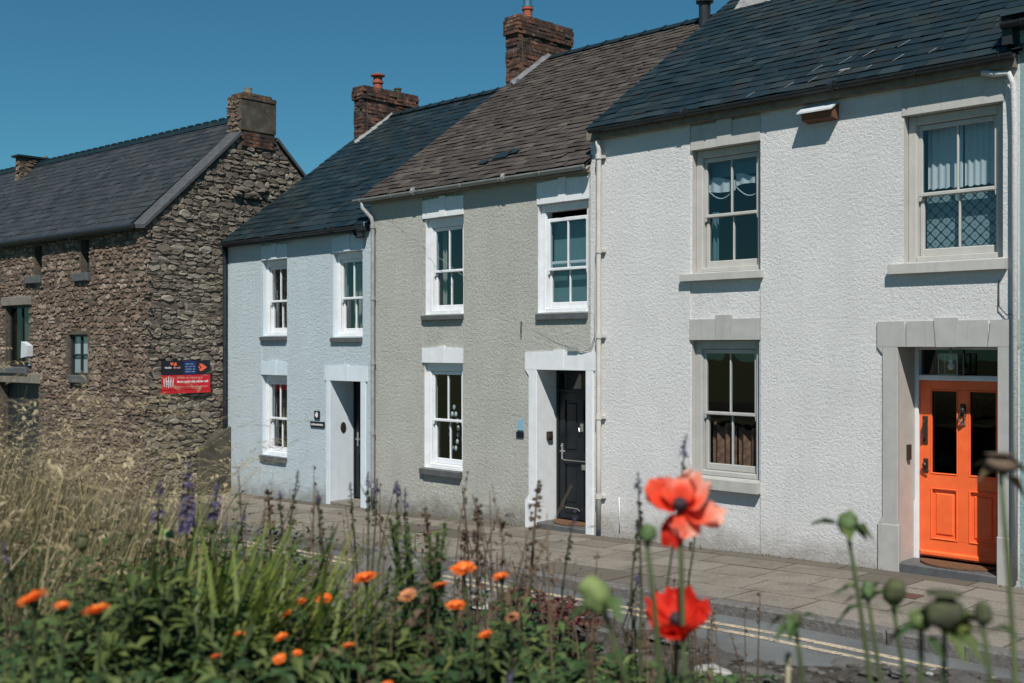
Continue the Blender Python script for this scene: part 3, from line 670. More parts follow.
for (a, c, z0, z1) in ((-13.99,-13.0,4.687,5.0), (-11.40,-10.385,4.687,5.02), (-14.0,-13.03,2.347,2.60)):
    b = MB(); voussoirs(b, a, c, z0, z1, 7, -.012, .03, key=.018, splay=.012, step=True); b.build('lintel', mat['white_paint'], root=sage)
b = MB(); y0 = -.022
b.bbox(-11.56, -11.394, y0, .03, gz(-11.5)-.15, 2.28, .006); b.bbox(-10.44, -10.30, y0, .03, gz(-10.4)-.15, 2.28, .006)
b.bbox(-11.63, -11.39, y0-.006, .03, gz(-11.6)-.15, .33, .008); b.prism([(-11.63,.33),(-11.555,.42),(-11.555,.33)], y0-.004, .03)
b.prism([(-11.63,2.27),(-11.555,2.18),(-11.555,2.27)], y0, .03)
voussoirs(b, -11.63, -10.27, 2.27, 2.545, 7, y0-.002, .03, key=.018, splay=.012, step=True)
b.build('door_surround', mat['white_paint'], root=sage)
D1 = .42
fr = MB(); fr.bbox(-11.394, -11.345, D1-.02, D1+.12, .0, 2.266, .005); fr.bbox(-10.49, -10.438, D1-.02, D1+.12, .0, 2.266, .005); fr.bbox(-11.345, -10.49, D1-.02, D1+.12, 2.20, 2.266, .005)
fr.bbox(-11.345, -10.49, D1-.02, D1+.1, 1.93, 1.98, .005)
fr.build('door_frame', mat['black_paint'], root=sage)
p = MB(); p.quad((-11.345, D1+.05, 1.98), (-10.49, D1+.05, 1.98), (-10.49, D1+.05, 2.2), (-11.345, D1+.05, 2.2)); p.build('fanlight', mat['glass'], root=sage)
def panel_door(root, x0, x1, y, z0, z1, m, name='door'):
    d = MB(); st = .11; xm = (x0+x1)/2
    d.bbox(x0, x0+st, y, y+.05, z0, z1, .004); d.bbox(x1-st, x1, y, y+.05, z0, z1, .004); d.bbox(xm-.05, xm+.05, y+.001, y+.05, z0+.2, z1-.1, .004)
    rails = [z0, z0+.2, z0+.80, z0+.98, z1-.11, z1]
    for k in (0, 2, 4): d.bbox(x0+st, x1-st, y, y+.05, rails[k], rails[k+1], .004)
    for (a, c) in ((x0+st, xm-.05), (xm+.05, x1-st)):
        for (e, f) in ((rails[1], rails[2]), (rails[3], rails[4])):
            d.box(a, c, y+.024, y+.045, e, f); d.bbox(a+.04, c-.04, y+.010, y+.03, e+.04, f-.04, .018)
    return d.build(name, m, root=root)
sd = panel_door(sage, -11.343, -10.492, D1, .06, 1.928, mat['black_paint']); sd['label'] = 'black panelled front door with pale metal handle'
h = MB(); h.bbox(-11.30, -11.265, D1-.012, D1, .93, 1.17, .005); h.tube([(-11.283, D1-.05, 1.06), (-11.18, D1-.05, 1.06)], .011); h.tube([(-11.283, D1, 1.06), (-11.283, D1-.05, 1.06)], .011); h.blob((-11.283, D1-.02, 1.13), .018, .014, .018)
h.build('handle', mat['metal'], parent=sd, root=sage)
h = MB(); h.bbox(-10.90, -10.72, D1-.012, D1, .80, .88, .006); h.build('letter_box', mat['metal'], parent=sd, root=sage)
h = MB(); h.bbox(-10.93, -10.87, D1-.012, D1, 1.36, 1.48, .008); h.tube([(-10.93, D1-.03, 1.41), (-10.9, D1-.045, 1.36), (-10.87, D1-.03, 1.41)], .01); h.build('knocker', mat['metal'], parent=sd, root=sage)
h = MB(); h.tube([(-11.24, D1-.03, .93), (-10.62, D1-.03, .93)], .008, 6); h.tube([(-11.20, D1-.02, .20), (-11.17, D1-.05, .235), (-10.95, D1-.05, .235), (-10.92, D1-.02, .20)], .008, 6); h.build('door_trim', mat['metal'], parent=sd, root=sage)
s = MB(); s.bbox(-11.394, -10.438, -.03, D1+.13, -.25, .035, .012); s.build('step', mat['slate_sill'], root=sage)
f = MB(); f.box(-15.36, -10.38, -.13, -.003, 5.05, 5.125); f.build('fascia', mat['fascia_brown'], root=sage)  # added board, keeps sun from leaking in behind the gutter
gutter(sage, -15.62, -10.30, -.16, 5.13, .058, mat['pipe_grey'], brackets=.85)
roof(sage, -15.42, -10.33, -.17, 5.14, 4.2, 8.28, 8.5, 5.0, .24, .155, mat['slate_brown'], 11, lift=.020, jit=.007, jlift=.013, ragged=.014)
ridge(sage, -15.0, -10.5, 4.2, 8.30, mat['slate'], L=.46)
zs = lambda y: 5.14 + (y+.17)*.7185
ch = brick_stack(sage, -15.58, -15.20, 3.45, 4.95, 7.3, 8.96, 4)
flashing(sage, ch, -15.2, 3.2, 4.25, zs, mat['lead'], .09)
f = MB(); f.prism([(-15.62,7.42),(-15.1,7.60),(-15.1,7.72),(-15.62,7.58)], 3.30, 3.46); f.build('flashing', mat['lead'], parent=ch, root=sage)
b = MB(); b.lathe([(.105,0),(.12,.02),(.105,.06),(.09,.16),(.095,.26),(.115,.28),(.115,.31),(.10,.33)], (-15.40,3.88,8.94), 16); cp = b.build('chimney_pot', mat['terracotta'], parent=ch, root=sage, smooth=False)
b = MB(); b.lathe([(.11,0),(.11,.03),(.088,.04),(.088,.62),(.12,.64),(.12,.72),(.02,.80)], (-15.40,3.88,9.27), 16); b.build('flue', mat['steel'], parent=ch, root=sage)
b = MB(); b.lathe([(.10,-.3),(.10,.22),(.105,.25),(.15,.27),(.15,.30),(.11,.42),(.095,.44),(.095,.70),(.17,.72),(.17,.75),(.03,.85)], (-11.24,3.95,8.2), 14); b.build('flue', mat['pipe_black'], root=sage)
# slate patch
pb = MB(); 
for (X, s, w, l, t) in ((-12.72,.62,.34,.20,.2),(-12.46,.72,.22,.16,.9),(-12.95,.50,.2,.14,.6)):
    P = lambda xx, ss: (xx, -.17 + ss*.8121 - .024, 5.14 + ss*.5835 + .045)
    pb.quad(P(X, s), P(X+w, s+.01), P(X+w, s+l), P(X, s+l), tint=t)
pb.build('roof_patch', mat['slate'], root=sage)
tube_obj('downpipe', [(-15.40,-.16,5.10),(-15.40,-.16,4.98),(-15.24,-.09,4.80),(-15.22,-.075,4.7),(-15.22,-.075,2.5),(-15.22,-.075,.5),(-15.22,-.075,-.10)], .036, mat['pipe_grey'], sage)
for z in (4.62, 3.4, 2.3, 1.1, .2):
    j = MB(); j.tube([(-15.22,-.075,z),(-15.22,-.075,z+.07)], .045, 10); j.build('pipe_bracket', mat['pipe_grey'], root=sage)
tube_obj('cable', [(-15.05,-.002,4.85),(-14.3,-.002,4.43),(-13.02,-.002,3.72),(-11.50,-.002,2.86),(-11.0,-.004,2.66),(-10.62,-.02,2.60)], .0025, mat['sage_render'], sage, n=5)
tube_obj('cable', [(-10.75,-.035,2.57),(-10.5,-.04,2.53),(-10.34,-.04,2.57),(-10.26,-.035,2.74),(-10.25,-.03,4.0)], .007, mat['pipe_grey'], sage, n=6)
b = MB(); b.box(-10.75,-10.56,-.06,-.02,2.54,2.60); b.build('cable_box', mat['pipe_grey'], root=sage)
b = MB(); b.tube([(-11.72,-.01,2.98),(-11.69,-.05,2.80)], .01, 6); b.build('wall_hook', mat['dark_metal'], root=sage)

# ================================================================== BLUE COTTAGE
blue = thing('terraced_house', (-17.7, 0, gz(-17.7)), 'pale blue cottage with dark slate roof beside the stone building', 'house', group='houses of the terrace')
OPB = [(-18.78,-17.94,2.815,4.272,.34,1), (-16.47,-15.60,2.78,4.285,.34,1), (-18.80,-17.95,.525,2.065,.34,1), (-16.538,-15.637,-.6,2.0,.75,1)]
house_shell(blue, -20.05, -15.36, 4.72, 4.0, 7.6, 8.0, OPB, [(-18.81,-17.93,.015)], mat['blue_render'], [mat['blue_white_paint']])
for (a, c, z0, z1) in OPB[:3] and [(o[0], o[1], o[2], o[3]) for o in OPB[:3]]:
    sash_window(blue, a, c, z0, z1, .095, .072, mat['white_paint'], (a-.03, c-.0, z0, z0-.09, .05), sill_mat=mat['slate_sill'], fwt=.12)
for (a, c, z0, z1) in ((-18.80,-17.92,4.274,4.56), (-16.49,-15.58,4.287,4.57), (-18.82,-17.93,2.067,2.32)):
    b = MB(); voussoirs(b, a, c, z0, z1, 5, -.010, .03, key=.02, splay=.012, step=True); b.build('lintel', mat['lintel_blue'], root=blue)
b = MB(); y0 = -.02
b.bbox(-16.66, -16.536, y0, .03, gz(-16.6)-.15, 2.01, .006); b.bbox(-15.64, -15.50, y0, .03, gz(-15.5)-.15, 2.01, .006)
voussoirs(b, -16.70, -15.45, 2.002, 2.27, 7, y0-.002, .03, key=.015, splay=.012, step=True)
b.build('door_surround', mat['blue_white_paint'], root=blue)
bd = panel_door(blue, -16.50, -15.66, .52, -.14, 1.99, mat['black_paint']); bd['label'] = 'black front door set deep in a pale reveal'
fr = MB(); fr.bbox(-16.537, -16.50, .50, .62, -.2, 1.998, .005); fr.bbox(-15.66, -15.638, .50, .62, -.2, 1.998, .005); fr.build('door_frame', mat['black_paint'], root=blue)
h = MB(); h.bbox(-16.44, -16.40, .508, .52, .80, 1.05, .005); h.tube([(-16.42, .47, .93), (-16.30, .47, .93)], .012); h.tube([(-16.42, .52, .93), (-16.42, .47, .93)], .012); h.build('handle', mat['metal'], parent=bd, root=blue)
s = MB(); s.bbox(-16.536, -15.64, -.02, .63, -.5, -.16, .012); s.build('step', mat['concrete'], root=blue)
f = MB(); f.box(-20.04, -15.40, -.15, -.003, 4.60, 4.695); f.build('fascia', mat['dark_frame'], root=blue)  # board added to block sunlight leaking between roof edge and gutter
gutter(blue, -20.0, -15.55, -.175, 4.675, .055, mat['pipe_black'])
roof(blue, -20.15, -15.33, -.12, 4.70, 4.0, 7.81, 8.2, 4.6, .30, .20, mat['slate'], 21, lift=.018, jit=.005, jlift=.010, ragged=.008)
ridge(blue, -19.7, -15.55, 4.0, 7.83, mat['slate'])
zb_ = lambda y: 4.70 + (y+.12)*.7458
ch = brick_stack(blue, -20.17, -19.80, 3.22, 4.75, 6.8, 8.34, 9)
flashing(blue, ch, -19.8, 2.95, 4.0, zb_, mat['mortar_flash'], .09)
f = MB(); f.prism([(-20.2,6.88),(-19.72,6.97),(-19.72,7.09),(-20.2,7.02)], 3.06, 3.23); f.build('flashing', mat['mortar_flash'], parent=ch, root=blue)
b = MB(); b.lathe([(.12,0),(.13,.03),(.105,.06),(.10,.2),(.125,.22),(.125,.26),(.10,.27),(.10,.36),(.16,.38),(.16,.41),(.04,.45)], (-19.98,3.75,8.30), 14); b.build('chimney_pot', mat['terracotta'], parent=ch, root=blue)
b = MB(); b.lathe([(.075,0),(.075,.16),(.09,.17),(.09,.2),(.06,.2)], (-19.98,4.32,8.30), 12); b.build('chimney_pot', mat['pod_dark'], parent=ch, root=blue)
tube_obj('downpipe', [(-20.10,-.13,4.66),(-20.06,-.07,4.5),(-20.06,-.065,2.),(-20.06,-.065,-.35)], .042, mat['pipe_black'], blue)
tube_obj('soil_pipe', [(-15.72,-.155,4.66),(-15.62,-.11,4.50),(-15.46,-.09,4.50),(-15.40,-.11,4.75)], .032, mat['pipe_black'], blue)

# ================================================================== TEAL HOUSE (only a sliver of it is in the frame)
teal = thing('terraced_house', (-1.5, 0, gz(-1.5)), 'teal rendered house at the right edge beyond the orange door', 'house', group='houses of the terrace')
OPT = [(-3.4,-2.4,3.6,5.2,.26,1), (-3.4,-2.4,.95,2.69,.26,1), (-.6,.4,3.6,5.2,.26,1), (-.6,.4,.95,2.69,.26,1)]
house_shell(teal, XR, 1.6, 6.02, 4.2, 9.0, 8.4, OPT, [], mat['teal_render'], [mat['white_paint']])
for o in OPT: sash_window(teal, o[0], o[1], o[2], o[3], .10, .09, mat['white_paint'], (o[0]-.06, o[1]+.06, o[2], o[2]-.1, .07))
gutter(teal, -4.62, 1.6, -.17, 5.92, .06, mat['pipe_black'])
f = MB(); f.box(-4.60, 1.6, -.10, -.003, 5.86, 6.06); f.box(-4.62, -4.52, -.16, -.02, 5.70, 5.98); f.build('fascia', mat['dark_frame'], root=teal)
roof(teal, -4.64, 1.65, -.19, 5.98, 4.2, 9.17, 8.5, 5.8, .27, .19, mat['slate'], 31)
ridge(teal, -4.64, 1.65, 4.2, 9.19, mat['slate'])

# ================================================================== STONE BUILDING (local axes: x along its street front, y along the gable)
SA = R(3.841); SO = (-20.031, -1.726, 0)
stone = thing('stone_building', SO, 'brown rubble stone building with a tall gable and grey slate roof', 'building', SA)
ST_Z = 4.97; GW = 5.05; RZ = 7.36; LEN = 17.
OPN = [(-2.58,-2.24,4.12,4.80),(-4.60,-4.27,4.15,4.80),(-6.62,-6.30,4.15,4.80),(-6.00,-4.87,2.16,3.52),(-3.10,-2.30,2.02,2.86),(-6.30,-4.42,-.9,1.80)]
def in_front(s, z): return s < .0 and z < ST_Z-.06 and z > -1.2 and not any(o[0]-.09 < s < o[1]+.09 and o[2]-.07 < z < o[3]+.05 for o in OPN)
b = MB(); b.cur = 1
xs = sorted({-LEN, 0.} | {q for o in OPN for q in o[:2]}); zs_ = sorted({-1.3, ST_Z} | {q for o in OPN for q in o[2:]})
for i in range(len(xs)-1):
    for k in range(len(zs_)-1):
        xm, zm = (xs[i]+xs[i+1])/2, (zs_[k]+zs_[k+1])/2
        if any(o[0] < xm < o[1] and o[2] < zm < o[3] for o in OPN): continue
        b.quad((xs[i],0,zs_[k]), (xs[i+1],0,zs_[k]), (xs[i+1],0,zs_[k+1]), (xs[i],0,zs_[k+1]))
for (a, c, e, f) in OPN:
    dp = .35
    b.quad((a,0,e),(a,dp,e),(a,dp,f),(a,0,f)); b.quad((c,0,f),(c,dp,f),(c,dp,e),(c,0,e)); b.quad((a,0,f),(a,dp,f),(c,dp,f),(c,0,f)); b.quad((a,0,e),(c,0,e),(c,dp,e),(a,dp,e))
gab = [(0,-1.3),(GW,-1.3),(GW,ST_Z),(GW/2,RZ-.03),(0,ST_Z)]
for x in (0, -LEN):
    i = len(b.v); b.v += [(x, y, z) for y, z in gab]; b.face(range(i, i+5))
b.quad((-LEN,GW,-1.3),(0,GW,-1.3),(0,GW,ST_Z),(-LEN,GW,ST_Z))
b.cur = 0
rubble(b, (0,0,0), (1,0,0), (0,-1,0), -8.6, 0, -.9, ST_Z, in_front, (.055,.15), (.08,.25), (.006,.028), seed=5, tint_z=lambda s, z: -.08)
b.build('wall', [mat['stone'], mat['rubble_mortar']], root=stone, local=True)
def in_gable(s, z):
    if not (.0 < s < GW-.03) or z < -1.2: return False
    if .50 < s < .70 and 3.36 < z < 3.53: return False
    top = ST_Z + (s if s < GW/2 else GW-s)*(RZ-ST_Z)/(GW/2) - .10
    return z < top
b = MB(); rubble(b, (0,0,0), (0,1,0), (1,0,0), 0, GW, -.9, RZ, in_gable, (.045,.15), (.08,.28), (.006,.034), seed=8)
# a hole and a heavier lump of projecting stones
rr = random.Random(2)
for k in range(9):
    y, z = 2.3+rr.uniform(-.35,.35), 5.75+rr.uniform(-.12,.10); b.blob((.04, y, z), .07, .13, .06, 8, 5, .5, k, tint=rr.random()*.5)
b.build('gable_wall', [mat['stone_gable'], mat['rubble_mortar']], root=stone, local=True)
# coping on the gable
for sgn, nm in ((0, 'coping'), (1, 'coping')):
    c = MB(); n = 7
    for k in range(n):
        y0, y1 = 2.07*k/n - (.12 if k == 0 else 0), 2.07*(k+1)/n - .006
        zz_ = lambda y: ST_Z + y*(RZ-ST_Z)/(GW/2)
        A = [(y0, zz_(y0)+.03), (y1, zz_(y1)+.03), (y1, zz_(y1)+.105), (y0, zz_(y0)+.105)]
        if sgn: A = [(GW-y, z) for y, z in A]
        i = len(c.v); c.v += [(-.40, y, z-.0) for y, z in A] + [(.07, y, z-.03) for y, z in A]
        c.face((i,i+1,i+2,i+3)); c.face((i+7,i+6,i+5,i+4))
        for m_ in range(4): c.face((i+m_, i+4+m_, i+4+(m_+1)%4, i+(m_+1)%4))
    c.build(nm, mat['coping_slate'], root=stone, local=True)
roof(stone, -LEN-.1, -.34, -.16, ST_Z-.02, GW/2, RZ+.08, GW+.2, ST_Z, .30, .19, mat['slate_grey'], 41, lift=.016, jit=.004, jlift=.008, ragged=.004, local=True)
r_ = MB(); x = -LEN
while x < -.75:        # crested ridge
    for sgn in (-1, 1): r_.quad((x,GW/2,RZ+.13),(x+.29,GW/2,RZ+.13),(x+.29,GW/2+sgn*.16,RZ-.02),(x,GW/2+sgn*.16,RZ-.02))
    r_.tri((x,GW/2,RZ+.13),(x,GW/2-.16,RZ-.02),(x,GW/2+.16,RZ-.02)); r_.tri((x+.29,GW/2,RZ+.13),(x+.29,GW/2-.16,RZ-.02),(x+.29,GW/2+.16,RZ-.02))
    r_.box(x+.02, x+.20, GW/2-.03, GW/2+.03, RZ+.11, RZ+.155)
    x += .30
r_.build('ridge', mat['slate'], root=stone, local=True)
def stone_stack(x0, x1, y0, y1, z0, z1, seed, rendered):
    b = MB(); b.cur = 1; b.box(x0, x1, y0, y1, z0, z1); b.cur = 0; ins = lambda s, z: True
    rubble(b, (x0, y0, z0), (1,0,0), (0,-1,0), .02, x1-x0-.04, 0, z1-z0-.03, lambda s, z: .02 < s < x1-x0-.03 and z < z1-z0-.05, (.05,.11), (.08,.22), (.01,.03), seed)
    if not rendered: rubble(b, (x1, y0, z0), (0,1,0), (1,0,0), .02, y1-y0, 0, z1-z0-.03, lambda s, z: .03 < s < y1-y0-.03 and z < z1-z0-.05, (.06,.12), (.10,.28), (.01,.03), seed+1)
    o = b.build('chimney', [mat['stone'], mat['rubble_mortar']], root=stone, local=True)
    return o
ch = stone_stack(-.42, .02, 2.08, 2.93, 6.7, 7.72, 61, True)
c = MB(); c.bbox(-.005, .03, 2.10, 2.92, 7.06, 7.66, .01); c.box(.021, .055, 2.08, 2.94, 7.05, 7.68); c.build('render_panel', mat['soot_render'], parent=ch, root=stone, local=True)
c = MB(); rr = random.Random(3)
for k in range(9): c.box(-.43, .07, 2.07+.097*k, 2.165+.097*k, 7.69, 7.76+rr.uniform(-.01,.03), tint=rr.random())
c.box(-.40, .03, 2.15, 2.85, 7.78, 7.83, tint=.2); c.build('cap', mat['lichen_stone'], parent=ch, root=stone, local=True)
c = MB(); c.lathe([(.09,0),(.08,.14),(.085,.18),(.06,.18)], (-.2, 2.42, 7.80), 10); c.build('chimney_pot', mat['concrete'], parent=ch, root=stone, local=True)
c = MB(); rr = random.Random(6)
for k in range(4):
    for j_ in range(9):
        y, z = 2.10+.092*j_+(.045 if k % 2 else 0), 6.72+.075*k
        if y < 2.88: c.box(.03, .045+rr.uniform(0,.015), y, y+.085, z, z+.066, tint=rr.random())
c.build('brick_band', mat['brick'], root=stone, local=True)
ch2 = stone_stack(-9.85, -9.60, 2.0, 2.80, 6.6, 7.56, 71, False)
c = MB(); c.box(-9.93, -9.53, 1.92, 2.90, 7.56, 7.61); c.build('cap', mat['slate'], parent=ch2, root=stone, local=True)
c = MB(); c.lathe([(.05,0),(.045,.10),(.03,.10)], (-9.7, 2.74, 7.58), 10); c.build('chimney_pot', mat['concrete'], parent=ch2, root=stone, local=True)
gb = MB(); gb.box(-LEN, -.30, -.14, -.10, ST_Z-.12, ST_Z-.05); gb.tube([(-LEN,-.17,ST_Z-.05),(-.25,-.17,ST_Z-.05)], .05, 8); gb.build('gutter', mat['pipe_black'], root=stone, local=True)
def small_window(x0, x1, z0, z1, bars, sill=None, rec=.14, lint=True, glassmat='glass'):
    f = MB(); w = .045
    f.bbox(x0,x0+w,rec,rec+.06,z0,z1,.005); f.bbox(x1-w,x1,rec,rec+.06,z0,z1,.005); f.bbox(x0+w,x1-w,rec,rec+.06,z0,z0+w,.005); f.bbox(x0+w,x1-w,rec,rec+.06,z1-w,z1,.005)
    nx, nz = bars
    for k in range(1, nx): q = x0+(x1-x0)*k/nx; f.bbox(q-.018,q+.018,rec+.004,rec+.05,z0+w,z1-w,.004)
    for k in range(1, nz): q = z0+(z1-z0)*k/nz; f.bbox(x0+w,x1-w,rec+.006,rec+.05,q-.016,q+.016,.004)
    W = f.build('window', mat['dark_frame'], root=stone, local=True)
    p = MB(); p.quad((x0+w,rec+.03,z0+w),(x1-w,rec+.03,z0+w),(x1-w,rec+.03,z1-w),(x0+w,rec+.03,z1-w)); p.build('pane', mat[glassmat], parent=W, root=stone, local=True)
    if sill:
        s = MB(); s.bbox(sill[0],sill[1],-.09,rec+.02,z0-sill[2],z0-.004,.012); s.build('sill', mat['slate_sill'], parent=W, root=stone, local=True)
    return W
small_window(-2.58,-2.24,4.12,4.80,(1,1),(-2.78,-2.16,.17)); small_window(-4.60,-4.27,4.15,4.80,(1,1),(-4.95,-4.22,.17)); small_window(-6.62,-6.30,4.15,4.80,(1,1),(-6.9,-6.22,.17))
small_window(-6.00,-4.87,2.16,3.52,(2,1),(-6.3,-4.85,.15),.10,True,'door_glass')
small_window(-3.10,-2.30,2.02,2.86,(2,2),(-2.95,-2.22,.16),.06)
for (a, c, z0, z1) in ((-6.45,-4.3,1.80,2.02),(-6.15,-4.72,3.52,3.72)):
    b = MB(); b.bbox(a, c, -.045, .1, z0+.003, z1, .012); b.build('lintel', mat['concrete'], root=stone, local=True)
# dark doorway leaves and rooms
b = MB(); b.box(-6.30, -4.42, .22, .30, -.9, 1.80)
for k in range(9): b.bbox(-6.30+.209*k+.004, -6.30+.209*(k+1)-.004, .19, .22, -.9, 1.79, .006)
b.build('garage_door', mat['dark_frame'], root=stone, local=True)
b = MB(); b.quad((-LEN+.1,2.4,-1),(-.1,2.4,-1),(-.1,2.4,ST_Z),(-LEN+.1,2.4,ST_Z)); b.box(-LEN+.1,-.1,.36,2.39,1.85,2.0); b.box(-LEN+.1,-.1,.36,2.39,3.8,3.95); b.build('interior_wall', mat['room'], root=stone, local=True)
b = MB(); b.quad((-6.0+.5,.16,2.25),(-6.0+.85,.30,2.25),(-6.0+.75,.30,3.4),(-6.0+.55,.16,3.4)); 
tag(b.build('curtain', mat['cream_cloth'], origin=None), 'narrow cream curtain in the tall dark window of the stone building', 'curtain')
bpy.data.objects['curtain'].matrix_world = ROOTM[stone.name].copy()
b = MB(); b.quad((-3.06,.12,2.06),(-2.34,.12,2.06),(-2.34,.12,2.83),(-3.06,.12,2.83)); o = b.build('window_blind', mat['net']); o.matrix_world = ROOTM[stone.name].copy()
tag(o, 'pale blind behind the small four paned window of the stone building', 'blind')
# floodlight box on the front
b = MB(); b.prism([(-4.90,2.72),(-4.62,2.63),(-4.62,2.40),(-4.92,2.36)], -.16, -.03); b.box(-4.80,-4.72,-.05,.0,2.2,2.42); o = b.build('wall_lamp', mat['sheet_white']); o.matrix_world = ROOTM[stone.name].copy()
tag(o, 'white box lamp fixed to the stone front beside the tall window', 'lamp')
# a sloping stone buttress at the foot of the gable
b = MB(); i = 0
pts = [(1.05,-1.0),(2.0,-1.0),(2.0,1.12),(1.75,1.02),(1.13,.66),(1.05,.58)]
b.v += [(.02,y,z) for y,z in pts]+[(.22,y,z) for y,z in pts]; n = len(pts); b.face(range(n)); b.face(range(2*n-1,n-1,-1))
for k in range(n): b.face((k,n+k,n+(k+1)%n,(k+1)%n))
b.build('buttress', mat['soot_render'], root=stone, local=True)

# museum board on the gable: dark upper panel, red lower panel
def sm(o):  o.parent = None; return o
sign = thing('sign_board', SO, 'red and black two panel information board on the stone gable', 'sign', SA)
b = MB(); b.box(.056,.085,.25,1.315,2.06,2.335); b.build('upper_panel', mat['sign_black'], root=sign, local=True)
b = MB(); b.box(.056,.09,.25,1.315,1.77,2.055); b.box(.05,.085,.24,1.325,1.70,1.766); b.build('lower_panel', [mat['sign_red']], root=sign, local=True)
def flat(parent, name, m, polys, x): 
    b = MB()
    for P in polys:
        n = len(P); i = len(b.v); b.v += [(x, y, z) for y, z in P]; b.face(range(i, i+n))
    return b.build(name, m, root=parent, local=True)
def rect(y0, y1, z0, z1): return [(y0,z0),(y1,z0),(y1,z1),(y0,z1)]
rr = random.Random(77)
def words_line(y0, y1, z, h, wmin=.05, wmax=.16):
    out = []; y = y0
    while y < y1-.02:
        w = min(rr.uniform(wmin, wmax), y1-y); c = y
        while c < y+w-.008:
            hh = h*rr.choice([.7, .7, 1., .75]); out.append(rect(c, min(c+.013, y+w), z, z+hh)); c += .018
        y += w+.02
    return out
flat(sign, 'navy_field', mat['sign_navy'], [rect(.72,1.0,2.065,2.33)], .0865)
flat(sign, 'emblem', mat['sign_orange'], [[(.42,2.30),(.50,2.30),(.47,2.25),(.44,2.24)],[(.49,2.27),(.55,2.31),(.57,2.24),(.51,2.23)]], .0868)
flat(sign, 'lettering', mat['sign_white'], words_line(.31,.48,2.185,.035), .0868)
flat(sign, 'lettering', mat['sign_pink'], words_line(.49,.66,2.185,.035), .0868)
flat(sign, 'lettering', mat['sign_blue'], words_line(.76,.97,2.26,.022)+words_line(.76,.97,2.21,.022)+words_line(.76,.97,2.16,.022)+words_line(.76,.97,2.11,.022), .0870)
flat(sign, 'arrow', mat['sign_orange'], [[(1.10,2.28),(1.17,2.25),(1.24,2.20),(1.17,2.15),(1.10,2.12),(1.06,2.15),(1.12,2.20),(1.06,2.25)],[(1.04,2.20),(1.065,2.175),(1.09,2.20),(1.065,2.225)]], .0868)
em = []
for k in (-2,-1,0,1,2):
    y = .385+k*.045; h = .115-.018*abs(k); em.append([(y-.011,1.915-h*.9),(y+.011,1.915-h*.9),(y+.008+.012*k/2,1.915+h),(y-.008+.012*k/2,1.915+h)])
em += [rect(.315,.455,1.925,1.945), rect(.33,.44,1.875,1.893)]
flat(sign, 'crest', mat['sign_white'], em, .0915)
flat(sign, 'lettering', mat['sign_pink'], words_line(.57,1.14,1.985,.035)+words_line(.57,1.25,1.815,.026), .0915)
flat(sign, 'lettering', mat['sign_white'], words_line(.57,1.27,1.905,.045,.1,.2), .0915)

# small signs and fittings on the house fronts
t = thing('direction_sign', (-16.95,-.004,1.13), 'small black signs with a white pointer beside the blue cottage doorway', 'sign')
b = MB(); b.box(-17.02,-16.86,-.022,-.006,1.29,1.44); b.build('pointer_plate', mat['sign_black'], root=t)
b = MB(); b.quad((-17.00,-.0235,1.365),(-16.94,-.0235,1.31),(-16.90,-.0235,1.34),(-16.90,-.0235,1.40)); b.tri((-17.00,-.0235,1.37),(-16.90,-.0235,1.40),(-16.94,-.0235,1.425)); b.build('pointer', mat['sign_white'], root=t)
b = MB(); b.box(-17.14,-16.71,-.022,-.006,1.14,1.245); b.build('name_plate', mat['sign_black'], root=t)
b = MB(); rr = random.Random(4); x = -17.11
while x < -16.75:
    b.quad((x,-.0235,1.175),(x+.016,-.0235,1.175),(x+.016,-.0235,1.175+rr.choice([.028,.04])),(x,-.0235,1.175+.03)); x += .022
b.build('lettering', mat['sign_white'], root=t)
b = MB(); b.lathe([(.075,0),(.075,.012),(.06,.018)], (0,0,0), 18, axis=(1,0,0)); o = b.build('house_number', mat['dark_metal'], smooth=False); o.location = (-16.535, .27, 1.15); o.scale = (1, .8, 1.25)
tag(o, 'dark oval number plaque on the pale reveal of the blue cottage doorway', 'plaque')
b = MB(); b.bbox(-.02,.03,-.05,.05,-.06,.07,.01); b.lathe([(.045,0),(.045,.03),(.03,.035)], (.01,0,0), 14, axis=(1,0,0)); o = b.build('key_safe', mat['dark_metal']); o.location = (-11.385, .24, 1.28)
tag(o, 'small dark key safe on the white reveal beside the black door', 'key safe')
t = thing('notice', (-11.74,-.003,1.25), 'small blue and dark notice on the sage wall left of the black door', 'sign')
b = MB(); b.box(-11.80,-11.68,-.016,-.004,1.36,1.52); b.build('upper_card', mat['sign_blue'], root=t)
b = MB(); b.box(-11.82,-11.67,-.018,-.004,1.25,1.335); b.build('lower_card', mat['sign_black'], root=t)
t = thing('nest_box', (-6.74,0,5.25), 'small brown nest box with white sheet roof under the eaves of the white cottage', 'nest box')
b = MB(); i = 0
b.v += [(-6.985,-.002,5.462),(-6.535,-.002,5.462),(-6.525,-.21,5.345),(-6.975,-.21,5.345)]; b.v += [(p[0],p[1],p[2]-.018) for p in b.v[:4]]
b.face((0,1,2,3)); b.face((7,6,5,4)); [b.face((k,4+k,4+(k+1)%4,(k+1)%4)) for k in range(4)]
b.build('roof_sheet', mat['sheet_white'], root=t)
b = MB(); P = [(-.002,5.443),(-.17,5.348),(-.15,5.255),(-.002,5.235)]
b.v += [(-6.94,y,z) for y,z in P]+[(-6.545,y,z) for y,z in P]; b.face((0,1,2,3)); b.face((7,6,5,4)); [b.face((k,4+k,4+(k+1)%4,(k+1)%4)) for k in range(4)]
b.build('box', mat['oak'], root=t)
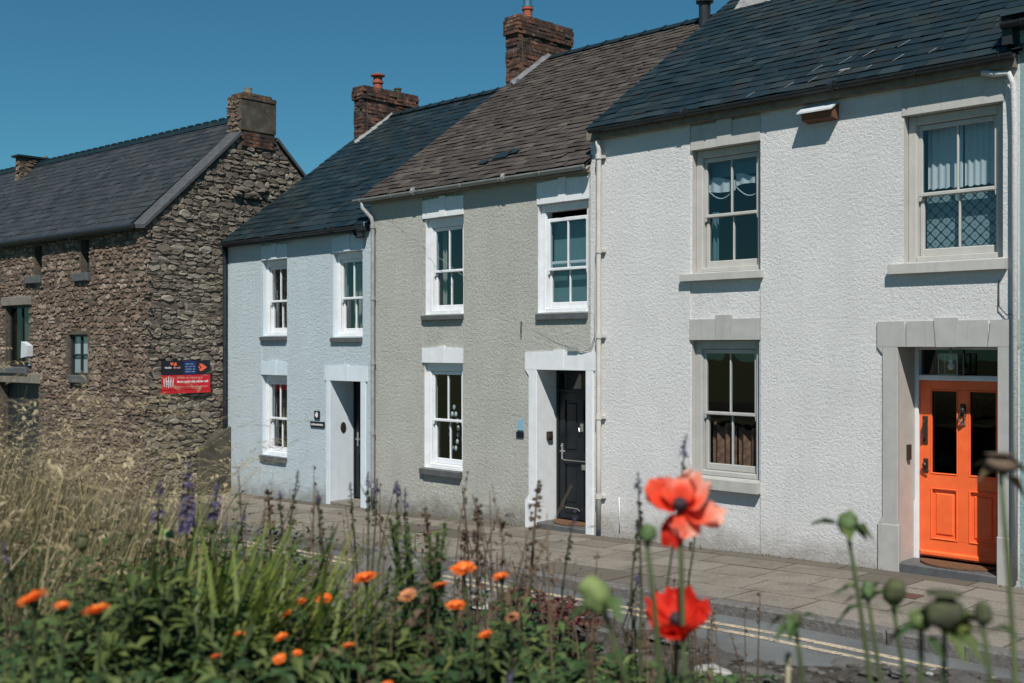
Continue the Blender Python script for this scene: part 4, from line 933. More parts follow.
# lantern in the fanlight
t = thing('lantern', (-5.355,.30,2.28), 'square glass lantern with a pale bulb hanging above the orange door', 'lantern')
b = MB()
for (x, y) in ((-5.46,.22),(-5.25,.22),(-5.46,.38),(-5.25,.38)): b.box(x-.006,x+.006,y-.006,y+.006,2.29,2.52)
for z in (2.285,2.515): b.box(-5.466,-5.244,.214,.226,z,z+.012); b.box(-5.466,-5.244,.374,.386,z,z+.012); b.box(-5.466,-5.454,.226,.374,z,z+.012); b.box(-5.256,-5.244,.226,.374,z,z+.012)
b.tube([(-5.355,.30,2.604),(-5.355,.30,2.45)], .012, 8); b.build('frame', mat['pipe_grey'], root=t)
b = MB(); b.quad((-5.46,.22,2.295),(-5.25,.22,2.295),(-5.25,.22,2.515),(-5.46,.22,2.515)); b.quad((-5.25,.22,2.295),(-5.25,.38,2.295),(-5.25,.38,2.515),(-5.25,.22,2.515)); b.quad((-5.46,.22,2.295),(-5.46,.38,2.295),(-5.46,.38,2.515),(-5.46,.22,2.515)); b.build('pane', glass_mat('lantern_glass', (.80,.86,.88), 3.), root=t)
b = MB(); b.blob((-5.355,.30,2.385), .036,.036,.040, 12, 8); b.tube([(-5.355,.30,2.415),(-5.355,.30,2.46)], .02, 10); b.build('bulb', mat['sign_white'], root=t, smooth=True)
# door mats
def mat_half(cx, y, z, w, dp, label, tilt=0):
    b = MB(); n = 14; P = [(cx-w/2, y), (cx+w/2, y)] + [(cx+w/2*math.cos(math.pi*k/n), y-dp*math.sin(math.pi*k/n)) for k in range(1, n)]
    i = len(b.v); m_ = len(P); b.v += [(p, q, z) for p, q in P]+[(p, q, z+.018) for p, q in P]
    b.face(range(i+m_, i+2*m_)); [b.face((i+k, i+(k+1)%m_, i+m_+(k+1)%m_, i+m_+k)) for k in range(m_)]
    o = b.build('doormat', mat['coir'], origin=(cx, y-dp/2, z)); return tag(o, label, 'doormat')
mat_half(-5.27, .34, .208, .86, .34, 'brown half round coir doormat before the orange door')
mat_half(-10.93, .36, .038, .74, .34, 'reddish half round doormat on the step of the black door')
b = MB(); b.box(-5.28,-5.02,-1.28,-1.06,gz(-5.1)-.01,gz(-5.1)+.008); tag(b.build('access_cover', M('rust', (.11,.05,.035), (.07,.04,.03), 20., .8), origin=(-5.15,-1.17,gz(-5.1))), 'small rusty access cover set in the paving slabs', 'cover')

# ------------------------------------------------------------------ curtains and things behind the panes
def cloth(name, x0, x1, z0f, z1f, y, m, label, cat='curtain', folds=7, amp=.02, n=40, rows=6):
    b = MB(); idx = {}
    for i in range(n+1):
        u = i/n; x = x0+(x1-x0)*u; yy = y + amp*math.sin(u*folds*2*math.pi) + amp*.4*math.sin(u*folds*5.1+1)
        za, zb = z0f(u), z1f(u)
        for k in range(rows+1): idx[i,k] = b.vert((x, yy*(1) + 0, za+(zb-za)*k/rows))
    for i in range(n):
        for k in range(rows): b.face((idx[i,k], idx[i+1,k], idx[i+1,k+1], idx[i,k+1]))
    cx, cz = (x0+x1)/2, z0f(.5)
    return tag(b.build(name, m, origin=(cx, y, cz), smooth=True), label, cat)
def K(c): return lambda u: c
def Wv(c, a, f=3, p=0): return lambda u: c + a*math.sin(u*f*2*math.pi+p) + a*.5*math.sin(u*f*4.7+p*2)
cloth('curtain', -5.62,-5.225, Wv(4.36,.008,5), K(5.06), .31, mat['net'], 'white gathered net curtain, left half of the pair above the lattice film', folds=5, amp=.008)
cloth('curtain', -5.205,-4.80, Wv(4.36,.008,5), K(5.06), .31, mat['net'], 'white gathered net curtain, right half of the pair above the lattice film', folds=6, amp=.008)
b = MB(); b.quad((-5.62,.285,3.62),(-4.80,.285,3.62),(-4.80,.285,4.32),(-5.62,.285,4.32)); tag(b.build('lattice_screen', mat['lattice'], origin=(-5.21,.285,3.62)), 'lattice patterned screen across the lower sash above the orange door', 'screen')
cloth('curtain', -8.55,-8.12, lambda u: 4.62-.02*math.sin(u*3.1)-.02*u, lambda u: 4.76+.03*math.sin(u*5), .236, mat['net'], 'white swag of cloth behind the left pane above the fairy lights', folds=3, amp=.008)
cloth('curtain', -8.11,-7.68, lambda u: 4.65+.02*math.sin(u*4), lambda u: 4.78+.03*math.sin(u*6+1), .236, mat['net'], 'white swag of cloth behind the right pane above the fairy lights', folds=3, amp=.008)
b = MB(); b.tube([(-8.55+.87*k/16,.240,4.64-.13*math.sin(math.pi*((k/16*2) % 1.0001))) for k in range(17)], .006, 5); tag(b.build('string_light', mat['net'], origin=(-8.1,.285,4.6)), 'thin pale string looped across the upper window of the white cottage', 'string light')
b = MB(); b.quad((-8.55,.33,4.80),(-7.68,.33,4.80),(-7.68,.33,5.10),(-8.55,.33,5.10)); tag(b.build('window_blind', mat['blind'], origin=(-8.1,.33,4.8)), 'short bluish blind at the head of the white cottage upper left window', 'blind')
cloth('curtain', -8.53,-8.42, K(3.6), K(4.35), .31, mat['blind'], 'narrow drawn back curtain at the left of the white cottage upper window', folds=2)
cloth('curtain', -8.52,-8.145, Wv(1.05,.0), Wv(1.60,.03,2), .31, mat['rust_cloth'], 'rust brown patterned half curtain, left side of the lower window', folds=3)
cloth('curtain', -8.125,-7.74, Wv(1.05,.0), Wv(1.56,.02,2), .31, mat['rust_cloth'], 'rust brown patterned half curtain, right side of the lower window', folds=3)
b = MB(); b.quad((-11.29,.25,3.15),(-10.49,.25,3.15),(-10.49,.25,4.42),(-11.29,.25,4.42)); tag(b.build('window_blind', mat['blind'], origin=(-10.9,.25,3.15)), 'teal blind pulled down behind the half open sash of the sage cottage', 'blind')
cloth('curtain', -13.84,-13.72, K(3.2), K(4.5), .30, mat['cream_cloth'], 'pale curtain drawn to the left in the sage cottage upper window', folds=2)
cloth('curtain', -13.36,-13.14, lambda u: 1.2-.2*u, K(2.2), .32, mat['cream_cloth'], 'cream curtain on the right of the sage cottage ground floor window', folds=3)
b = MB()
for k in range(7):
    for sgn in (-1, 1): b.blob((-13.55+sgn*.10*math.sin(math.pi*k/7), .29, 1.62-.11*k), .032, .02, .045, 7, 5)
b.blob((-13.28,.29,1.12), .09,.03,.10, 8, 6, .5, 2); b.blob((-13.24,.29,.93), .05,.03,.10, 8, 6, .4, 5)
tag(b.build('hanging_ornament', mat['net'], origin=(-13.5,.29,1.2), smooth=True), 'white beaded ornament hanging in the sage cottage ground floor window', 'ornament')
cloth('curtain', -18.68,-18.05, K(2.9), K(4.15), .40, mat['stripe_cloth'], 'striped curtain across the blue cottage upper window nearest the stone gable', folds=5)
cloth('curtain', -16.37,-16.15, lambda u: 2.88, lambda u: 4.1, .40, mat['cream_cloth'], 'cream curtain at the left of the blue cottage window above the doorway', folds=3)
cloth('curtain', -15.86,-15.70, K(2.88), K(4.1), .40, mat['cream_cloth'], 'cream curtain at the right of the blue cottage window above the doorway', folds=3)
cloth('curtain', -18.70,-18.30, K(.6), K(1.95), .40, mat['stripe_cloth'], 'striped curtain in the ground floor window of the blue cottage', folds=4)

# ================================================================== GARDEN WALL, ROCKS
b = MB(); b.box(-15, 5, -8.55, -8.16, -.9, 1.25)
b.cur = 0
tw = thing('garden_wall', (-4,-8.4,0), 'low dry stone retaining wall with rough cope stones between garden and road', 'wall')
bb = MB(); bb.cur = 0
rubble(bb, (-15,-8.15,0), (1,0,0), (0,1,0), 0, 20, -.7, 1.3, lambda s, z: z < 1.32+.035*(s-12.5), (.1,.22), (.18,.5), (.02,.07), seed=90)
bb.cur = 1; i = len(bb.v)
for k in range(20):
    x = -15+k; e = 1.40+.035*(x+2.5); e2 = 1.40+.035*(x+3.5)
    bb.quad((x,-8.16,-.8),(x+1,-8.16,-.8),(x+1,-8.16,e2-.1),(x,-8.16,e-.1)); bb.quad((x,-8.16,e-.1),(x+1,-8.16,e2-.1),(x+1,-8.9,e2-.1),(x,-8.9,e-.1))
bb.build('wall_face', [mat['cope'], mat['rubble_mortar']], root=tw)
rr = random.Random(14); cs = MB(); x = -9.
while x < 3:
    w = rr.uniform(.07,.18)
    for row in range(4):
        y = -8.22-.17*row+rr.uniform(-.05,.05); z = bz(x, y)+rr.uniform(-.01,.012)
        t = rr.uniform(0,.8) if rr.random() > .07 else 1.
        cs.blob((x+w/2+rr.uniform(-.05,.05), y, z), w*.55, rr.uniform(.04,.08), rr.uniform(.010,.026), 9, 6, .6, rr.random()*50, tint=t)
    x += w
cs.build('cope_stone', mat['cope'], root=tw)
gs = MB()
for k in range(2600):
    x, y = rr.uniform(-5,.6), rr.uniform(-9.6,-8.2); r_ = rr.uniform(.006,.018)*(2.4 if rr.random() > .95 else 1); z = bz(x, y)
    gs.blob((x,y,z+r_*.2), r_*1.4, r_*1.2, r_*.5, 6, 4, .6, rr.random()*40, tint=rr.random()*.8 if rr.random() > .08 else 1.)
tag(gs.build('gravel', mat['cope']), 'loose dark and pale stones scattered on the bank', 'gravel', kind='stuff')
b = MB(); b.blob((0,0,0), .30,.26,.36, 24, 18, .40, 5.3); b.blob((-.20,.12,-.08), .24,.22,.30, 18, 14, .40, 8.1)
tag(b.build('boulder', mat['rock'], origin=None, smooth=True), 'big grey weathered boulder rising among the flowers on the bank', 'rock'); bpy.data.objects['boulder'].location = (-3.14,-9.33,1.50); bpy.data.objects['boulder'].rotation_euler = (.1,.15,.7)

# ================================================================== PLANTS
def blade(b, p, az, lean, L, w, bend, segs=4, tint=.5, tip=.15, face=None):
    """a grass blade or strap leaf: starts leaning and bends over towards az"""
    p = Vector(p); d = Vector((math.cos(az), math.sin(az), 0)); side = Vector((-d.y, d.x, 0)) if face is None else face
    pr = None; ang = lean
    for k in range(segs+1):
        u = k/segs; hw = w*.5*(1-(1-tip)*u**1.5) if k else w*.35
        a, c = p - side*hw, p + side*hw
        ia, ic = b.vert(a), b.vert(c)
        if pr: b.face((pr[0], pr[1], ic, ia), tint=tint)
        pr = (ia, ic)
        p = p + (d*math.sin(ang) + Vector((0,0,1))*math.cos(ang))*(L/segs); ang += bend/segs
    return p
def leaf(b, p, d, L, w, tint, droop=.25):
    p = Vector(p); d = Vector(d).normalized(); s = d.cross(Vector((0,0,1)))
    if s.length < .05: s = Vector((1,0,0))
    s.normalize(); n = s.cross(d)
    m = p + d*L*.5 - n*L*.03; t = p + d*L - Vector((0,0,1))*L*droop
    l, r = p + d*L*.45 + s*w*.5 + n*w*.16, p + d*L*.45 - s*w*.5 + n*w*.16
    i = len(b.v); b.v += [tuple(q) for q in (p, l, t, m, r)]
    b.face((i, i+3, i+2, i+1), tint=tint); b.face((i, i+4, i+2, i+3), tint=tint*.92)
CAM2 = Vector((0, CAMY))
# ---- dry grass on the left
rr = random.Random(101); g = MB()
def gpos():
    while True:
        X, Y = rr.uniform(-11.5,-2.4), rr.uniform(-10.9,-8.2)
        dx, dy = X, Y-CAMY
        cz = dx*-.7096+dy*.7046; cx = dx*.7046+dy*.7096
        if cz < 1.6: continue
        px = 512+1120*cx/cz
        lim = 205 if cz > 3.5 else 120
        if px > lim+rr.gauss(0, 26): continue
        if cz > 3.2 and px > 75 and rr.random() > .8: continue
        if cz <= 2.9 and px > 60: continue
        if px < -160: continue
        if rr.random() > .35+.9*abs(mnoise.noise(Vector((X*1.3,Y*1.3,9)))): continue
        return X, Y, px, cz
for k in range(8800):
    X, Y, px, cz = gpos()
    z = bz(X, Y) if Y < -8.5 else 1.40+.035*(X+2.5)
    seed_ = rr.random() < .20
    L = rr.uniform(.30,.72) if not seed_ else rr.uniform(.42,.84)
    L *= .62+.5*abs(mnoise.noise(Vector((X*.8,Y*.8,31.))))+.22
    if cz > 5.5: L *= .8
    if px > 150: L *= .85
    if px < 40 or rr.random() < .2: L *= 1.08
    az = rr.gauss(.55, .85); t = min(1, max(0, rr.gauss(.68 if seed_ else .50, .26)))
    tip = blade(g, (X,Y,z-.03), az, rr.uniform(.02,.25), L, rr.uniform(.0035,.0065) if not seed_ else .003, rr.uniform(.25,1.35) if not seed_ else rr.uniform(.3,.9), 5, t)
    if seed_:
        d = Vector((math.cos(az)*.8, math.sin(az)*.8, rr.uniform(-.1,.5)))
        for q in range(6):
            o = tip - d*.024*q + Vector((rr.uniform(-.004,.004),)*3); leaf(g, o, d + Vector((rr.uniform(-.3,.3),rr.uniform(-.3,.3),rr.uniform(-.2,.2))), .036, .007, min(1, t+.25))
tag(g.build('dry_grass', mat['grass']), 'tall dry tan grass leaning over the bank at the left', 'grass', kind='stuff')
# ---- mixed low greenery over the bank
rr = random.Random(202); g = MB(); dd = MB()
def to_px(X, Y, Z):
    dx, dy = X, Y-CAMY; cz = dx*-.7096+dy*.7046; cx = dx*.7046+dy*.7096
    return (512+1120*cx/cz, 347-1120*(Z-EYE)/cz, cz) if cz > .3 else (0, 0, -1)
cnt = 0
while cnt < 520:
    X, Y = rr.uniform(-4.2,.4), rr.uniform(-11.2,-8.6)
    px, py, cz = to_px(X, Y, bz(X, Y))
    if cz < 1.5 or not (-80 < px < 1100): continue
    dens = 1.0 if px < 540 else (.75 if px < 640 else .42)
    if cz > 3.6: dens *= .35
    if rr.random() > dens: continue
    cnt += 1
    h = rr.uniform(.08,.34)*(1.1 if px < 320 else .75 if px < 540 else .5); z = bz(X, Y)
    if px > 560 and cz > 2.6: h *= .5
    t0 = rr.uniform(.1,.9)
    for s_ in range(rr.randint(2,4)):
        az = rr.uniform(0,6.3); ln = rr.uniform(.1,.5); top = Vector((X+math.cos(az)*h*ln, Y+math.sin(az)*h*ln, z+h))
        n = rr.randint(4,9)
        for q in range(n):
            u = (q+1)/n; o = Vector((X,Y,z)).lerp(top, u); a2 = rr.uniform(0,6.3)
            leaf(g, o, (math.cos(a2), math.sin(a2), rr.uniform(-.1,.8)), rr.uniform(.035,.085), rr.uniform(.014,.034), min(1, max(0, t0+rr.uniform(-.25,.25))))
tag(g.build('ground_cover', mat['leaf']), 'mixed low green leaves and weeds covering the bank', 'ground cover', kind='stuff')
for k in range(420):
    X, Y = rr.uniform(-4.6,.3), rr.uniform(-10.9,-8.4); px, py, cz = to_px(X, Y, bz(X,Y))
    if cz < 1.6 or px < 250: continue
    if px > 590: continue
    z = bz(X,Y); h = rr.uniform(.12,.42)
    tip = blade(dd, (X,Y,z), rr.uniform(0,6.3), rr.uniform(.05,.4), h, rr.uniform(.004,.007), rr.uniform(-.3,.5), 3, rr.random(), .6)
    for q in range(rr.randint(0,6)):
        leaf(dd, tip - Vector((0,0,rr.uniform(0,h*.5))), (rr.uniform(-1,1), rr.uniform(-1,1), rr.uniform(-.4,.6)), rr.uniform(.02,.05), rr.uniform(.008,.02), rr.random())
for k in range(200):
    if rr.random() < .1: continue
    X, Y = rr.uniform(-3.6,-.8), rr.uniform(-10.4,-8.7); px, py, cz = to_px(X, Y, bz(X,Y))
    if cz < 2.2 or not (215 < px < 760): continue
    z = bz(X,Y); az = rr.uniform(0,6.3); h = rr.uniform(.25,.62)*(1 if cz > 2.6 else .8); h *= .62 if px > 560 else 1; q = rr.uniform(-.25,.45); p0 = Vector((X,Y,z)); ln = rr.uniform(.0,.22); tt = rr.random(); P = [p0]
    for w in range(4): P.append(P[-1] + Vector((math.cos(az)*math.sin(ln), math.sin(az)*math.sin(ln), math.cos(ln)))*h/4); ln += q/4
    dd.tube(P, [.003,.0026,.0022,.0018,.001], 5, tint=tt)
    for w in range(rr.randint(3,9)):
        o = P[-1].lerp(P[-3], rr.random()); a2 = rr.uniform(0,6.3)
        if rr.random() < .5: dd.blob(o+Vector((math.cos(a2)*.006, math.sin(a2)*.006, 0)), .0045,.0045,.006, 5, 4, tint=rr.random())
        else: leaf(dd, o, (math.cos(a2), math.sin(a2), .4), rr.uniform(.015,.035), .006, rr.random())
tag(dd.build('dead_stalks', mat['dead_stem']), 'dry brown stalks and withered leaves among the green growth', 'dead stalks', kind='stuff')

def bush(name, base, R_, H, n, lw, m, label, cat, seed, up=.3, dense=7):
    rr = random.Random(seed); t = thing(name, base, label, cat); b = MB(); st = MB(); base = Vector(base)
    for k in range(n):
        az = rr.uniform(0,6.3); ln = rr.uniform(.0,1)**.7
        tip = base + Vector((math.cos(az)*R_*ln, math.sin(az)*R_*ln, H*rr.uniform(.55,1.0)*(1-.35*ln*ln)))
        mid = base.lerp(tip, .5) + Vector((0,0,H*.08)); st.tube([base, mid, tip], [.006,.004,.002], 5)
        for q in range(dense):
            u = rr.uniform(.25,1.02); o = base.lerp(tip, u) + Vector((0,0,H*.08*math.sin(3*u))); a2 = rr.uniform(0,6.3)
            leaf(b, o, (math.cos(a2), math.sin(a2), rr.uniform(-.2,up+.5)), lw*rr.uniform(2.2,3.4), lw*rr.uniform(.8,1.2), min(1, max(0, u*.75+rr.uniform(-.3,.3))))
    b.build('foliage', m, root=t); st.build('stem', mat['stem'], root=t, smooth=True); return t
def at(X, Y, dz=0): return (X, Y, bz(X, Y)+dz)
BU = [((-2.25,-10.70),.30,2.13,85,.026,'leaf_dark','dark green bushy plant behind the two wide orange marigolds at the left'),
((-2.60,-10.63),.28,2.05,70,.026,'leaf_dark','dark green bushy plant at the edge of the dry grass'),
((-1.94,-11.03),.24,2.10,60,.022,'leaf_dark','low dark green plant in the bottom left corner'),
((-2.06,-10.66),.26,2.06,75,.024,'leaf_dark','dark green plant below the strap leaves'),
((-2.02,-10.23),.24,1.98,60,.022,'leaf_dark','dark green plant below the boulder and the big marigold'),
((-1.82,-10.16),.24,2.0,60,.022,'leaf_dark','dark green plant under the group of marigolds right of the spurge'),
((-1.96,-10.43),.24,1.97,55,.020,'leaf','mid green plant at the bottom edge left of the spurge'),
((-1.57,-10.18),.16,1.95,30,.020,'leaf','thin green plant at the bottom edge right of the lone marigold'),
((-1.03,-10.42),.10,2.12,14,.020,'leaf','small green plant under the red poppies'),
((-1.217,-10.24),.13,2.03,26,.018,'leaf','small leafy weed at the bottom edge left of the lower poppy stem'),((-1.39,-10.33),.13,2.0,26,.018,'leaf_dark','dark leafy weed at the bottom edge below the pale bud'),((-1.02,-10.18),.10,2.05,16,.018,'leaf_dark','low leafy weed at the bottom edge beside the bleached stem'),
((-.70,-10.30),.09,2.13,12,.026,'leaf_dark','broad leaved green plant at the bottom right under the seed heads')]
for k, (xy, R_, zt, n, lw, m_, lb) in enumerate(BU):
    B_ = at(*xy); bush('leafy_shrub', B_, R_, zt-B_[2], n, lw, mat[m_], lb, 'shrub', k+1, dense=9)
# euphorbia: upright whorled stems with lime tips
SPX = (-2.146,-10.027)
t = thing('spurge', at(*SPX), 'bushy green spurge with lime tips left of the orange marigolds', 'plant'); b = MB(); st = MB(); rr = random.Random(31)
for k in range(9):
    B = Vector(at(*SPX)); az = rr.uniform(0,6.3); tip = B + Vector((math.cos(az)*rr.uniform(.02,.09), math.sin(az)*rr.uniform(.02,.09), rr.uniform(.34,.50)))
    st.tube([B, tip], [.006,.004], 5)
    for q in range(46):
        u = .25+.75*q/45; o = B.lerp(tip, u); a2 = q*2.4; leaf(b, o, (math.cos(a2), math.sin(a2), .5), .05*(1.1-.4*u), .014, .2+.75*max(0, (u-.6)/.4)*rr.uniform(.6,1.1))
b.build('foliage', mat['leaf_euph'], root=t); st.build('stem', mat['stem'], root=t)
# iris / day lily straps
t = thing('strap_leaf_clump', at(-2.42,-10.47), 'clump of bright yellow green strap leaves lit by the sun', 'plant'); b = MB(); rr = random.Random(41)
for k in range(300):
    X, Y = -2.42+rr.gauss(0,.15), -10.47+rr.gauss(0,.14)
    blade(b, at(X,Y,-.02), rr.gauss(.9,.8), rr.uniform(.05,.45), rr.uniform(.40,.66), rr.uniform(.015,.025), rr.uniform(.3,1.4), 5, rr.random(), .08)
b.build('foliage', mat['leaf_iris'], root=t)
# red stonecrop on the wall top
for (X, Y, r_, n, lb) in ((-3.28,-8.46,.16,120,'patch of dark red stonecrop on the wall top right of the marigolds'), (-3.0,-8.52,.12,70,'smaller patch of dark red stonecrop at the edge of the road')):
    t = thing('stonecrop', (X,Y,1.40), lb, 'plant'); b = MB(); rr = random.Random(n)
    for k in range(n):
        a2 = rr.uniform(0,6.3); q = r_*rr.random()**.6; o = Vector((X+math.cos(a2)*q*1.3, Y+math.sin(a2)*q*.7, 1.47+.12*rr.random()*(1-q/r_*.5)))
        for w in range(5): leaf(b, o, (rr.uniform(-1,1), rr.uniform(-1,1), rr.uniform(0,1)), .04, .02, rr.random())
    b.build('foliage', mat['sedum'], root=t)

# ---- toadflax spires
def spire(tip, label, seed, L=.10, r=.016, dens=40, group='purple spires', lean=.06, low=None):
    rr = random.Random(seed); X, Y, Z = tip
    bx, by = X+rr.uniform(-lean,lean), Y+rr.uniform(-lean,lean); B = Vector(at(bx, by)) if low is None else Vector(low); T = Vector(tip)
    t = thing('toadflax', tuple(B), label, 'flower', group=group); s = MB()
    m = B.lerp(T,.5)+Vector((rr.uniform(-.045,.045),rr.uniform(-.04,.04),0)); s.tube([B, B.lerp(m,.5)+Vector((rr.uniform(-.01,.01),0,0)), m, m.lerp(T,.5)+Vector((rr.uniform(-.006,.006),0,0)), T], [.0038,.0034,.003,.0025,.0015], 6, tint=rr.uniform(.2,.9))
    H = (T-B).length
    for q in range(9):
        u = rr.uniform(.1,.8); o = B.lerp(m, u*2) if u < .5 else m.lerp(T, u*2-1); a2 = rr.uniform(0,6.3); leaf(s, o, (math.cos(a2), math.sin(a2), .7), .026, .005, rr.uniform(.1,.6))
    # seed capsules below the flowers
    for q in range(14):
        u = 1-L/H-.02-rr.uniform(0,.16); o = m.lerp(T, max(0,u*2-1)); a2 = rr.uniform(0,6.3); s.blob(o+Vector((math.cos(a2)*.006, math.sin(a2)*.006, 0)), .004,.004,.005, 5, 4, tint=.1)
    s.build('stem', mat['spire_stem'], root=t, smooth=False)
    f = MB()
    for q in range(dens):
        u = rr.random()**.8; o = T - Vector((0,0,1))*0 - (T-m).normalized()*(L*u); rr_ = r*(.35+.65*min(1,u*1.6)); a2 = rr.uniform(0,6.3)
        d = Vector((math.cos(a2), math.sin(a2), .5)); leaf(f, o, d, rr_*1.25, rr_*.8, rr.random(), .5); leaf(f, o+Vector((0,0,.002)), d+Vector((.3,-.2,-.5)), rr_*1.1, rr_*.7, rr.random(), .6)
    f.build('flower_spike', mat['purple'], root=t); return t
SP = [((-2.87,-9.905,2.227),'thin purple toadflax before the blue cottage sill, tallest of the three there'),((-2.738,-10.056,2.191),'short purple toadflax left of the blue cottage sill'),((-2.495,-10.095,2.217),'purple toadflax right of the blue cottage lower window'),
((-2.759,-9.793,2.19),'purple toadflax in front of the blue cottage doorway'),((-2.561,-9.877,2.243),'purple toadflax before the grey downpipe of the sage cottage'),((-2.86,-9.611,2.179),'small purple toadflax close to the foot of the sage wall'),((-2.502,-9.818,2.22),'purple toadflax before the left end of the sage wall'),((-2.719,-9.611,2.159),'low purple toadflax at the left end of the sage wall'),
((-1.639,-9.8,2.31),'purple toadflax rising left of the upper red poppy'),((-1.44,-9.884,2.411),'tallest purple toadflax, above the upper red poppy'),((-1.715,-9.451,2.243),'purple toadflax tuft behind the petals of the upper red poppy'),((-1.824,-9.561,2.157),'purple toadflax left of the upright poppy bud'),
((-1.415,-10.427,2.041),'short purple toadflax at the bottom edge right of the last marigold'),((-2.266,-10.999,2.221),'blurred purple toadflax at the left edge of the grass'),((-3.157,-9.91,2.092),'purple toadflax standing before the left end of the road'),((-2.01,-9.606,2.163),'thin brown toadflax before the paving left of the pale bud'),((-1.95,-9.404,1.983),'low purple toadflax by the yellow lines behind the poppies')]
for k, (p, lb) in enumerate(SP): spire(p, lb, 300+k, L=rnd.uniform(.030,.075), r=rnd.uniform(.010,.015), dens=rnd.randint(12,26))
spire((-2.607,-10.415,2.303), 'dense dark purple spire, thickest of the flowers before the stone gable', 340, L=.17, r=.026, dens=46)
spire((-2.65,-10.30,2.262), 'purple spire leaning right beside the dense dark purple spire', 341, L=.12, r=.020, dens=26)
spire((-2.603,-10.492,2.27), 'purple spire just left of the dense dark purple spire', 342, L=.11, r=.020, dens=24)
# ---- dock seed heads
def dock(tip, label, seed, H=.20):
    rr = random.Random(seed); T = Vector(tip); B = Vector(at(tip[0]+rr.uniform(-.05,.05), tip[1]+rr.uniform(-.04,.04))); t = thing('dock', tuple(B), label, 'plant', group='brown seed spikes'); s = MB(); f = MB()
    s.tube([B, T], [.006,.003], 6)
    s.build('stem', mat['dead_stem'], root=t)
    n = 17
    for k in range(n):
        u = (k+rr.uniform(-.4,.4))/n; o = T.lerp(B, max(0,u)*.62)
        for q in range(rr.randint(1,4)):
            a2 = rr.uniform(0,6.3); rr_ = .008+.016*u; f.blob(o+Vector((math.cos(a2)*rr_, math.sin(a2)*rr_, rr.uniform(-.005,.005))), .0065,.0065,.0055, 6, 4, .3, k, tint=rr.random()*.7)
        if k % 2: a2 = rr.uniform(0,6.3); leaf(f, o, (math.cos(a2), math.sin(a2), .4), .035, .012, .4)
    f.build('seed_head', mat['dead_stem'], root=t)
dock((-2.412,-9.586,2.134), 'brown dock seed spike right of the green spurge, before the sage wall', 1)
dock((-2.675,-9.567,2.097), 'brown dock seed spike rising behind the green spurge', 2)
dock((-2.60,-9.465,2.02), 'short brown dock spike between the spurge and the red stonecrop', 3)
dock((-2.27,-9.48,2.20), 'tall knobbly brown dock spike before the sage window sill', 4)
dock((-3.28,-9.75,2.115), 'thin brown seed spike at the left end of the pavement', 5)

# ---- marigolds
def marigold(c, label, seed, r=.026, faded=False, face=None):
    rr = random.Random(seed); C = Vector(c); B = Vector(at(c[0]+rr.uniform(-.04,.04), c[1]+rr.uniform(-.03,.05)))
    if B.z > C.z-.08: B.z = C.z-.08
    t = thing('marigold', tuple(B), label, 'flower', group='orange marigolds'); s = MB(); ax = Vector((rr.uniform(-.25,.25), rr.uniform(-.55,.05), 1)).normalized() if face is None else Vector(face).normalized()
    s.tube([B, B.lerp(C,.55)+Vector((rr.uniform(-.02,.02),0,0)), C-ax*.008], [.0035,.003,.0028], 6, tint=.4); s.lathe([(.003,-.014),(.008,-.006),(.009,.0)], C, 8, axis=ax, tint=.3)
    for q in range(7): u = rr.uniform(.1,.7); a2 = rr.uniform(0,6.3); leaf(s, B.lerp(C,u), (math.cos(a2), math.sin(a2), .6), .06, .014, rr.uniform(.2,.8))
    s.build('stem', mat['stem'], root=t)
    f = MB(); Mx = ax.to_track_quat('Z','Y').to_matrix()
    for ring, n, el in ((1.,17,.30),(.86,15,.55),(.6,11,.85)):
        for k in range(n):
            a2 = 2*math.pi*(k+rr.uniform(-.25,.25))/n; L = r*ring*rr.uniform(.88,1.1); w = r*.30; e = el+rr.uniform(-.12,.12)
            d = Mx @ Vector((math.cos(a2)*math.cos(e), math.sin(a2)*math.cos(e), math.sin(e))); sd_ = Mx @ Vector((-math.sin(a2), math.cos(a2), 0))
            p0 = C + d*L*.12; p1 = C + d*L*.65; p2 = C + d*L - (Mx @ Vector((0,0,1)))*L*.06; tt = rr.random()
            i = len(f.v); f.v += [tuple(q) for q in (p0-sd_*w*.22, p0+sd_*w*.22, p1+sd_*w*.5, p1-sd_*w*.5, p2+sd_*w*.3, p2-sd_*w*.3)]
            f.face((i,i+1,i+2,i+3), tint=tt); f.face((i+3,i+2,i+4,i+5), tint=tt)
    f.build('petals', mat['marigold_faded' if faded else 'marigold'], root=t)
    e = MB(); e.blob(C+ax*.004, r*.24, r*.24, r*.16, 8, 5); e.build('flower_centre', mat['marigold_faded'] if not faded else mat['withered'], root=t)
